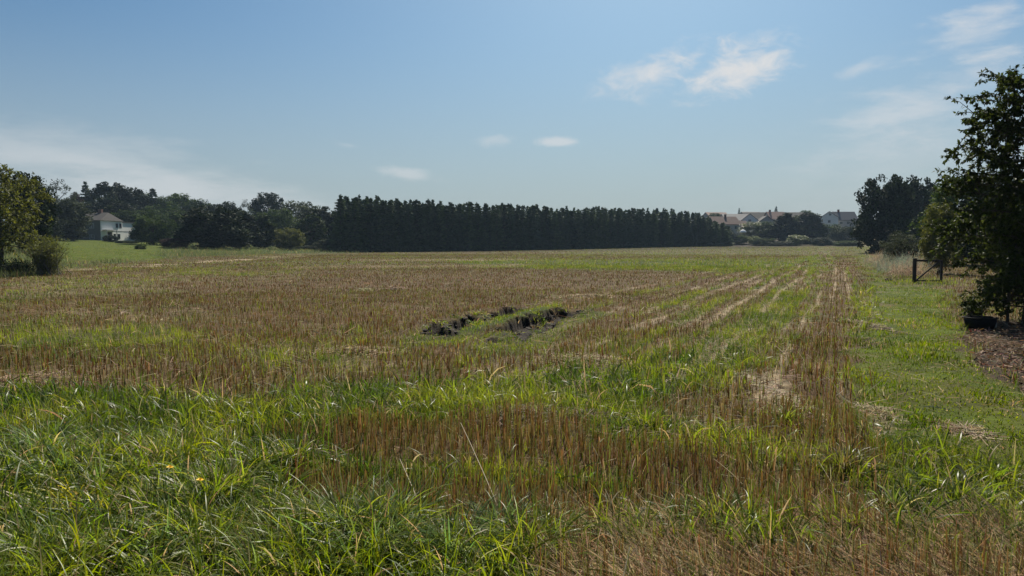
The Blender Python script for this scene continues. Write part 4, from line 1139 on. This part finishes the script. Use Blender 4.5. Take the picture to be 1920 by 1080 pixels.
M['glass'] = plain_mat('window_glass', (.02, .023, .026), (.012, .014, .016), 2, .12, 0, .6)
M['wframe'] = plain_mat('window_frame', (.55, .55, .52), None, 5, .6)
M['brick'] = plain_mat('chimney_brick', (.22, .10, .07), (.14, .07, .05), 8, .9)
M['dtrim'] = plain_mat('dark_trim', (.05, .045, .04), None, 6, .8)

def window(e, cx, cz, w, h, y, face, two=True):
    """window on the wall: face = ('y',-1) front or ('x',-1) side"""
    b = MB(); fr = .07
    ax, sg = face
    def bx(a0, a1, d0, d1, z0, z1, bb):
        lo, hi = sorted((y + sg * d0, y + sg * d1))
        if ax == 'y': bb.box(a0, a1, lo, hi, z0, z1)
        else: bb.box(lo, hi, a0, a1, z0, z1)
    bx(cx - w/2, cx + w/2, -.05, .03, cz - h/2, cz - h/2 + fr, b); bx(cx - w/2, cx + w/2, -.05, .03, cz + h/2 - fr, cz + h/2, b)
    bx(cx - w/2, cx - w/2 + fr, -.05, .03, cz - h/2 + fr, cz + h/2 - fr, b); bx(cx + w/2 - fr, cx + w/2, -.05, .03, cz - h/2 + fr, cz + h/2 - fr, b)
    if two: bx(cx - fr/2, cx + fr/2, -.05, .03, cz - h/2 + fr, cz + h/2 - fr, b)
    f = b.build('window', M['wframe'], e)
    b = MB(); bx(cx - w/2 + fr, cx + w/2 - fr, -.02, .012, cz - h/2 + fr, cz + h/2 - fr, b); b.build('pane', M['glass'], f)

def gable_house(px, Y, w, d, eave, ridge, rz, wall, roof, label, base=None, wins=(), chim=None, sink=0.0, gable_wins=(), name='house', over=.35):
    """ridge along local x; local -y is the front; rz turns it. wins: (x, z, w, h) on the front; gable_wins on the local -x gable"""
    x, y = at(px, Y); z = hz(x, y) if base is None else base
    e = empty(name, (x, y, z), rz)
    b = MB(); b.prism([(-w/2, -d/2, -2), (-w/2, d/2, -2), (-w/2, d/2, eave), (-w/2, 0, ridge - .05), (-w/2, -d/2, eave)], (w, 0, 0)); b.build('wall', M[wall], e)
    b = MB(); sl = (ridge - eave) / (d/2); o = over; t = .16
    for s in (-1, 1):
        b.prism([(-w/2 - o, 0 + s * .0, ridge), (-w/2 - o, s * (d/2 + o), eave - sl * o), (-w/2 - o, s * (d/2 + o), eave - sl * o + t), (-w/2 - o, 0, ridge + t)], (w + 2 * o, 0, 0))
    r = b.build('roof', M[roof], e)
    if chim:
        b = MB(); cx, cy, ct = chim; b.box(cx - .35, cx + .35, cy - .3, cy + .3, ridge - 1.2, ct); b.box(cx - .42, cx + .42, cy - .37, cy + .37, ct, ct + .15); b.build('chimney', M['brick'], r)
    for (wx, wz, ww, wh) in wins: window(e, wx, wz, ww, wh, -d/2, ('y', -1))
    for (wy, wz, ww, wh) in gable_wins: window(e, wy, wz, ww, wh, -w/2, ('x', -1))
    tag(e, label, 'house')
    return e

def slope_house():
    Y = 170.; x, y = at(191, Y); z = CAMH + (HZ - 455) / F * Y      # corner nearest the camera
    e = empty('white_house', (x, y, z), radians(88))
    # local x runs along the white front (away from the camera), local y into the house, the grey gable end is local -x
    Wf, D, Hh = 8.9, 5.9, 5.15
    b = MB(); b.box(0, Wf, 0, D, -3, Hh); b.build('wall', M['white'], e)
    b = MB(); b.box(-.20, -.003, .02, D - .02, -3, Hh - .02); b.build('stone_wall', M['stone'], e)
    rz_ = Hh + 2.0; x0, x1, y0, y1 = -.6, Wf + .1, -.4, D + .4; ym = (y0 + y1) / 2
    b = MB()
    A, B, C_, D_ = (x0, y0, Hh + .02), (x1, y0, Hh + .02), (x1, y1, Hh + .02), (x0, y1, Hh + .02); P1, P2 = (x0 + 1.3, ym - .6, rz_), (x1 - 1.0, ym - .6, rz_)
    xm = (x0 + x1) / 2; P1 = (xm, y0 + 1.0, rz_); P2 = (xm, y1 - 1.4, rz_)
    b.poly([A, B, P1]); b.poly([B, C_, P2, P1]); b.poly([C_, D_, P2]); b.poly([D_, A, P1, P2]); b.poly([A, D_, C_, B])
    r = b.build('roof', M['rbrown'], e)
    b = MB(); b.box(xm - .35, xm + .35, ym - .9, ym - .1, rz_ - .8, rz_ + .75); b.build('chimney', M['brick'], r)
    b = MB(); b.box(Wf + .003, Wf + 6.2, .25, D, -3, Hh - .25); b.build('annex', M['white'], e)
    b = MB(); b.box(Wf + .103, Wf + 6.4, .05, D + .1, Hh - .248, Hh - .05); b.build('flat_roof', M['dtrim'], e)
    b = MB(); b.box(.0, Wf, -.04, -.003, 2.70, 2.86); b.build('storey_band', M['greywall'], e)
    b = MB(); b.box(Wf + .01, Wf + 6.2, .21, .247, 2.70, 2.86); b.build('storey_band', M['greywall'], e)
    for cx, cz, w, h in ((6.6, 4.1, 1.1, 1.15), (8.1, 4.1, 1.1, 1.15), (7.3, 1.55, 1.3, 1.25), (5.6, 1.55, 1.0, 1.25)): window(e, cx, cz, w, h, 0, ('y', -1), False)
    window(e, Wf + 4.6, 1.5, 1.6, 1.2, .25, ('y', -1))
    window(e, 2.0, 3.9, 1.1, 1.1, -.20, ('x', -1)); window(e, 2.0, 1.3, 1.1, 1.1, -.20, ('x', -1))
    b = MB(); b.box(.6, 5.0, -1.1, -.05, 2.90, 3.05); b.build('porch_canopy', M['wframe'], e)
    b = MB(); b.box(2.6, 4.6, -.03, .018, .1, 2.5); dd = b.build('door', M['dtrim'], e)
    b = MB(); b.tube([(2.8, -.07, 1.2), (3.0, -.07, 1.2)], [.02, .02], 6); b.build('handle', M['wframe'], dd)
    for px_ in (.7, 4.8):
        b = MB(); b.box(px_, px_ + .14, -1.05, -.9, -1.5, 2.899); b.build('porch_post', M['wframe'], e)
    tag(e, 'white house with brown hipped roof and grey stone gable end above the lawn', 'house')
slope_house()

def zat(Y, row): return CAMH + (HZ - row) / F * Y
VH = [
    # px, Y, w, d, eave row, ridge row, rz, wall, roof, label, extras
    (1352, 300, 12, 9, 421, 407, .25, 'cream', 'rred', 'house with dull red roof and white chimney behind the end of the conifers', dict(chim=(1.5, 0, 0))),
    (1375, 310, 9, 8, 426, 415, -.1, 'cream', 'rred', 'low annexe house with red lean roof under the grey-roofed house', {}),
    (1377, 345, 13, 10, 414, 402, .1, 'greywall', 'rgrey', 'grey-roofed house between the dull red roof and the pale gable', {}),
    (1425, 350, 17, 12, 414, 399, -.08, 'cream', 'rbrown', 'long brown-roofed house on the village skyline', dict(chim=(4, 0, 0))),
    (1402, 318, 10, 8.5, 417, 402, 1.35, 'white', 'rbrown', 'pale gabled house under a broad brown roof', dict(gw=[(0, -3, 1.2, 1.2)])),
    (1432, 312, 9, 8.5, 420, 406, 1.45, 'greywall', 'rbrown', 'dark grey gable house with brown eaves among garden trees', {}),
    (1451, 345, 8, 9, 411, 398, .1, 'cream', 'rpink', 'house with faded pinkish roof below the stout little fir', dict(chim=(-2.5, 0, 0))),
    (1486, 370, 14, 10, 410, 399, 0, 'cream', 'rbrown', 'brown-roofed house almost hidden by the tall dark village pair', {}),
    (1553, 300, 12, 6.6, 409, 398, 1.15, 'white', 'rgrey', 'white gabled house with two small windows and slate roof', dict(gw=[(0, -4.0, 1.0, 1.1), (-.3, -1.2, .9, .9)])),
    (1578, 312, 9, 8, 413, 398, .0, 'greywall', 'rgrey', 'slate-roofed house right of the white gable', dict(chim=(-2, 0, 0))),
    (1340, 390, 11, 9, 407, 399, .2, 'greywall', 'rpink', 'far pale house on the skyline at the left end of the village', {}),
    (1405, 400, 10, 9, 405, 398, .2, 'greywall', 'rgrey', 'far hazy roof on the skyline left of the long brown-roofed house', {}),
]
for (px, Y, w, d, er, rr_, rz, wall, roof, label, ex) in VH:
    x, y = at(px, Y); z = hz(x, y); ev = zat(Y, er) - z; rg = zat(Y, rr_) - z
    ch = ex.get('chim'); ch = (ch[0], ch[1], rg + .9) if ch else None
    gw = [(a, rg + b, c, dd) for a, b, c, dd in ex.get('gw', [])]
    wins = [(-w * .28, ev - 1.3, 1.3, 1.2), (w * .05, ev - 1.3, 1.3, 1.2), (w * .32, ev - 1.3, 1.3, 1.2)]
    gable_house(px, Y, w, d, ev, rg, rz, wall, roof, label, wins=wins, chim=ch, gable_wins=gw)

def parasol():
    Y = 268.; x, y = at(1392, Y); z = hz(x, y); zt = zat(Y, 430.5)
    e = empty('garden_parasol', (x, y, z))
    M['cloth'] = plain_mat('white_cloth', (.80, .80, .78), (.72, .72, .70), 4, .8)
    h = zt - z
    bm = bmesh.new(); n = 16; rings = []
    for r, dz in ((.05, 0), (.5, -.18), (.95, -.5), (1.25, -.95), (1.22, -1.0)): rings.append([bm.verts.new((r * cos(2*pi*k/n), r * sin(2*pi*k/n), h + dz)) for k in range(n)])
    for a, b in zip(rings, rings[1:]):
        for k in range(n): bm.faces.new((a[k], a[(k+1) % n], b[(k+1) % n], b[k]))
    bm.faces.new(rings[0])
    me = bpy.data.meshes.new('canopy'); bm.to_mesh(me); bm.free(); me.materials.append(M['cloth']); link('canopy', me, e)
    b = MB(); b.tube([(0, 0, -.2), (0, 0, h - .02)], [.04, .03], 8); b.build('pole', M['wframe'], e)
    tag(e, 'white domed garden parasol among bushes below the village', 'parasol')
parasol()

# ------------------------------------------------------------------ sky and sun
W = bpy.data.worlds.new('World'); S.world = W; W.use_nodes = True
nt = W.node_tree; nt.nodes.clear()
def mth(op, a, b=None, c=None, clamp=False):
    n = nt.nodes.new('ShaderNodeMath'); n.operation = op; n.use_clamp = clamp
    for i, v in enumerate((a, b, c)):
        if v is None: continue
        if isinstance(v, bpy.types.NodeSocket): nt.links.new(v, n.inputs[i])
        else: n.inputs[i].default_value = v
    return n.outputs[0]
def smooth(v, a, b, lo=0., hi=1.):
    n = nt.nodes.new('ShaderNodeMapRange'); n.interpolation_type = 'SMOOTHSTEP'
    nt.links.new(v, n.inputs[0])
    for i, k in enumerate((a, b, lo, hi)): n.inputs[i + 1].default_value = k
    return n.outputs[0]
sky = nt.nodes.new('ShaderNodeTexSky'); sky.sky_type = 'NISHITA'; sky.sun_disc = False
sky.sun_elevation = SUN_EL; sky.sun_rotation = SUN_AZ
sky.altitude = 100; sky.air_density = 1.0; sky.dust_density = 1.5; sky.ozone_density = 1.5
tc = nt.nodes.new('ShaderNodeTexCoord')
sep = nt.nodes.new('ShaderNodeSeparateXYZ'); nt.links.new(tc.outputs['Generated'], sep.inputs[0])
az = mth('ARCTAN2', sep.outputs[0], sep.outputs[1])         # azimuth from +Y, to the right
el = mth('ARCSINE', sep.outputs[2])
cmb = nt.nodes.new('ShaderNodeCombineXYZ'); nt.links.new(az, cmb.inputs[0]); nt.links.new(el, cmb.inputs[1])
def noise(scale, rot=0., sx=1., sy=1., detail=7., rough=.6, dist=0., seed=0.):
    mp = nt.nodes.new('ShaderNodeMapping'); nt.links.new(cmb.outputs[0], mp.inputs[0])
    mp.inputs['Rotation'].default_value = (0, 0, rot); mp.inputs['Scale'].default_value = (sx, sy, 1); mp.inputs['Location'].default_value = (seed, seed * .7, seed)
    n = nt.nodes.new('ShaderNodeTexNoise'); nt.links.new(mp.outputs[0], n.inputs['Vector'])
    n.inputs['Scale'].default_value = scale; n.inputs['Detail'].default_value = detail; n.inputs['Roughness'].default_value = rough; n.inputs['Distortion'].default_value = dist
    return n.outputs[0]
def dir_of(px, q):
    v = Vector(((px - 960) / F, 1, (540 - q) / F)); v.normalize()
    y = v.y * cos(PITCH) + v.z * sin(PITCH); z = -v.y * sin(PITCH) + v.z * cos(PITCH)
    return math.atan2(v.x, y), math.asin(z)
def blob(px, q, rx, ry, rot, nz, amp, lo, hi):
    a0, e0 = dir_of(px, q)
    da = mth('SUBTRACT', az, a0); de = mth('SUBTRACT', el, e0)
    c, s = cos(rot), sin(rot)
    u = mth('DIVIDE', mth('ADD', mth('MULTIPLY', da, c), mth('MULTIPLY', de, s)), rx / F)
    v = mth('DIVIDE', mth('SUBTRACT', mth('MULTIPLY', de, c), mth('MULTIPLY', da, s)), ry / F)
    d = mth('SQRT', mth('ADD', mth('MULTIPLY', u, u), mth('MULTIPLY', v, v)))
    val = mth('ADD', mth('SUBTRACT', 1.0, d), mth('MULTIPLY', mth('SUBTRACT', nz, .5), amp))
    return smooth(val, lo, hi)
nA = noise(22, radians(30), 1, 2.0, seed=3.1, dist=.5, rough=.66)
nB = noise(12, radians(22), 1, 3.2, seed=1.7, dist=.2)
nC = noise(7, radians(-8), 1, 4, seed=5.2)
parts = [(blob(1222, 138, 118, 44, radians(18), nA, 2.6, -.1, 1.25), .85), (blob(1380, 132, 118, 46, radians(14), nA, 2.4, -.1, 1.15), 1.0),
         (blob(1300, 110, 60, 26, radians(50), nA, 2.2, .1, 1.1), .5),
         (blob(1045, 266, 48, 12, 0, nA, 1.8, -.05, .8), .6), (blob(925, 262, 60, 16, radians(5), nA, 2.4, .2, 1.1), .35),
         (blob(765, 327, 75, 16, radians(-8), nA, 2.2, .0, 1.0), .45), (blob(655, 272, 70, 12, radians(-10), nA, 2.0, .3, 1.4), .3),
         (blob(1610, 128, 60, 17, radians(20), nA, 1.8, .1, 1.2), .4), (blob(1800, 70, 150, 42, radians(14), nB, 3.2, .05, 1.3), .55),
         (blob(1860, 100, 120, 25, radians(10), nB, 2.6, .3, 1.3), .4),
         (blob(1740, 190, 230, 70, radians(20), nB, 3.0, .0, 1.3), .48), (blob(1850, 20, 110, 30, radians(15), nB, 2.6, .3, 1.3), .4),
         (blob(1720, 300, 480, 150, radians(10), nB, 1.2, .1, 1.2), .22), (blob(80, 300, 430, 95, radians(-10), nC, 1.6, .1, 1.0), .40), (blob(330, 355, 420, 45, radians(-6), nC, 1.8, .1, .9), .40)]
tot = None
for b, k in parts:
    v = mth('MULTIPLY', b, k); inv = mth('SUBTRACT', 1.0, v)
    tot = inv if tot is None else mth('MULTIPLY', tot, inv)
cloud = mth('SUBTRACT', 1.0, tot)
# whitish air towards the horizon
hazev = smooth(el, radians(18), radians(0), 0, .75)
SKYK = .05
hs = nt.nodes.new('ShaderNodeHueSaturation'); nt.links.new(sky.outputs[0], hs.inputs['Color']); hs.inputs['Saturation'].default_value = 1.18
mixh = nt.nodes.new('ShaderNodeMix'); mixh.data_type = 'RGBA'; nt.links.new(hazev, mixh.inputs[0]); nt.links.new(hs.outputs[0], mixh.inputs[6]); mixh.inputs[7].default_value = (7.9, 6.5, 6.55, 1)
mixc = nt.nodes.new('ShaderNodeMix'); mixc.data_type = 'RGBA'; nt.links.new(cloud, mixc.inputs[0]); tint = nt.nodes.new('ShaderNodeMix'); tint.data_type = 'RGBA'; tint.blend_type = 'MULTIPLY'; tint.inputs[0].default_value = 1
nt.links.new(mixh.outputs[2], tint.inputs[6]); tint.inputs[7].default_value = (.635, .875, .975, 1)
nt.links.new(tint.outputs[2], mixc.inputs[6]); mixc.inputs[7].default_value = (9.5, 9.6, 9.7, 1)
bg = nt.nodes.new('ShaderNodeBackground'); nt.links.new(mixc.outputs[2], bg.inputs[0]); bg.inputs[1].default_value = SKYK
wo = nt.nodes.new('ShaderNodeOutputWorld'); nt.links.new(bg.outputs[0], wo.inputs[0])

sd = bpy.data.lights.new('sun', 'SUN'); sd.energy = 4.2; sd.angle = radians(.5); sd.color = (1, .93, .80)
sd.energy = 5.0
so = bpy.data.objects.new('sun', sd); COL.objects.link(so)
sdir = Vector((sin(SUN_AZ) * cos(SUN_EL), cos(SUN_AZ) * cos(SUN_EL), sin(SUN_EL)))
so.rotation_euler = sdir.to_track_quat('Z', 'Y').to_euler(); so.location = sdir * 60

# ------------------------------------------------------------------ air
HAZE = 0.0002
if HAZE:
    m, ht = new_mat('haze_air'); out = N(ht, 'ShaderNodeOutputMaterial')
    pv = N(ht, 'ShaderNodeVolumePrincipled', i_Color=(.58, .78, 1, 1), i_Density=HAZE, i_Anisotropy=0.0)
    ht.links.new(pv.outputs[0], out.inputs['Volume'])
    b = MB(); b.box(-6500, 6500, -6500, 6500, -1.6, 42); h = b.build('haze', m); tag(h, kind='stuff')

# ------------------------------------------------------------------ render settings
S.render.engine = 'CYCLES'
S.view_settings.view_transform = 'Standard'; S.view_settings.look = 'None'
S.view_settings.gamma = 1; S.view_settings.use_curve_mapping = False
S.view_settings.exposure = 0.60
S.cycles.max_bounces = 8; S.cycles.transmission_bounces = 6; S.cycles.diffuse_bounces = 4; S.cycles.volume_bounces = 0
S.cycles.use_denoising = True
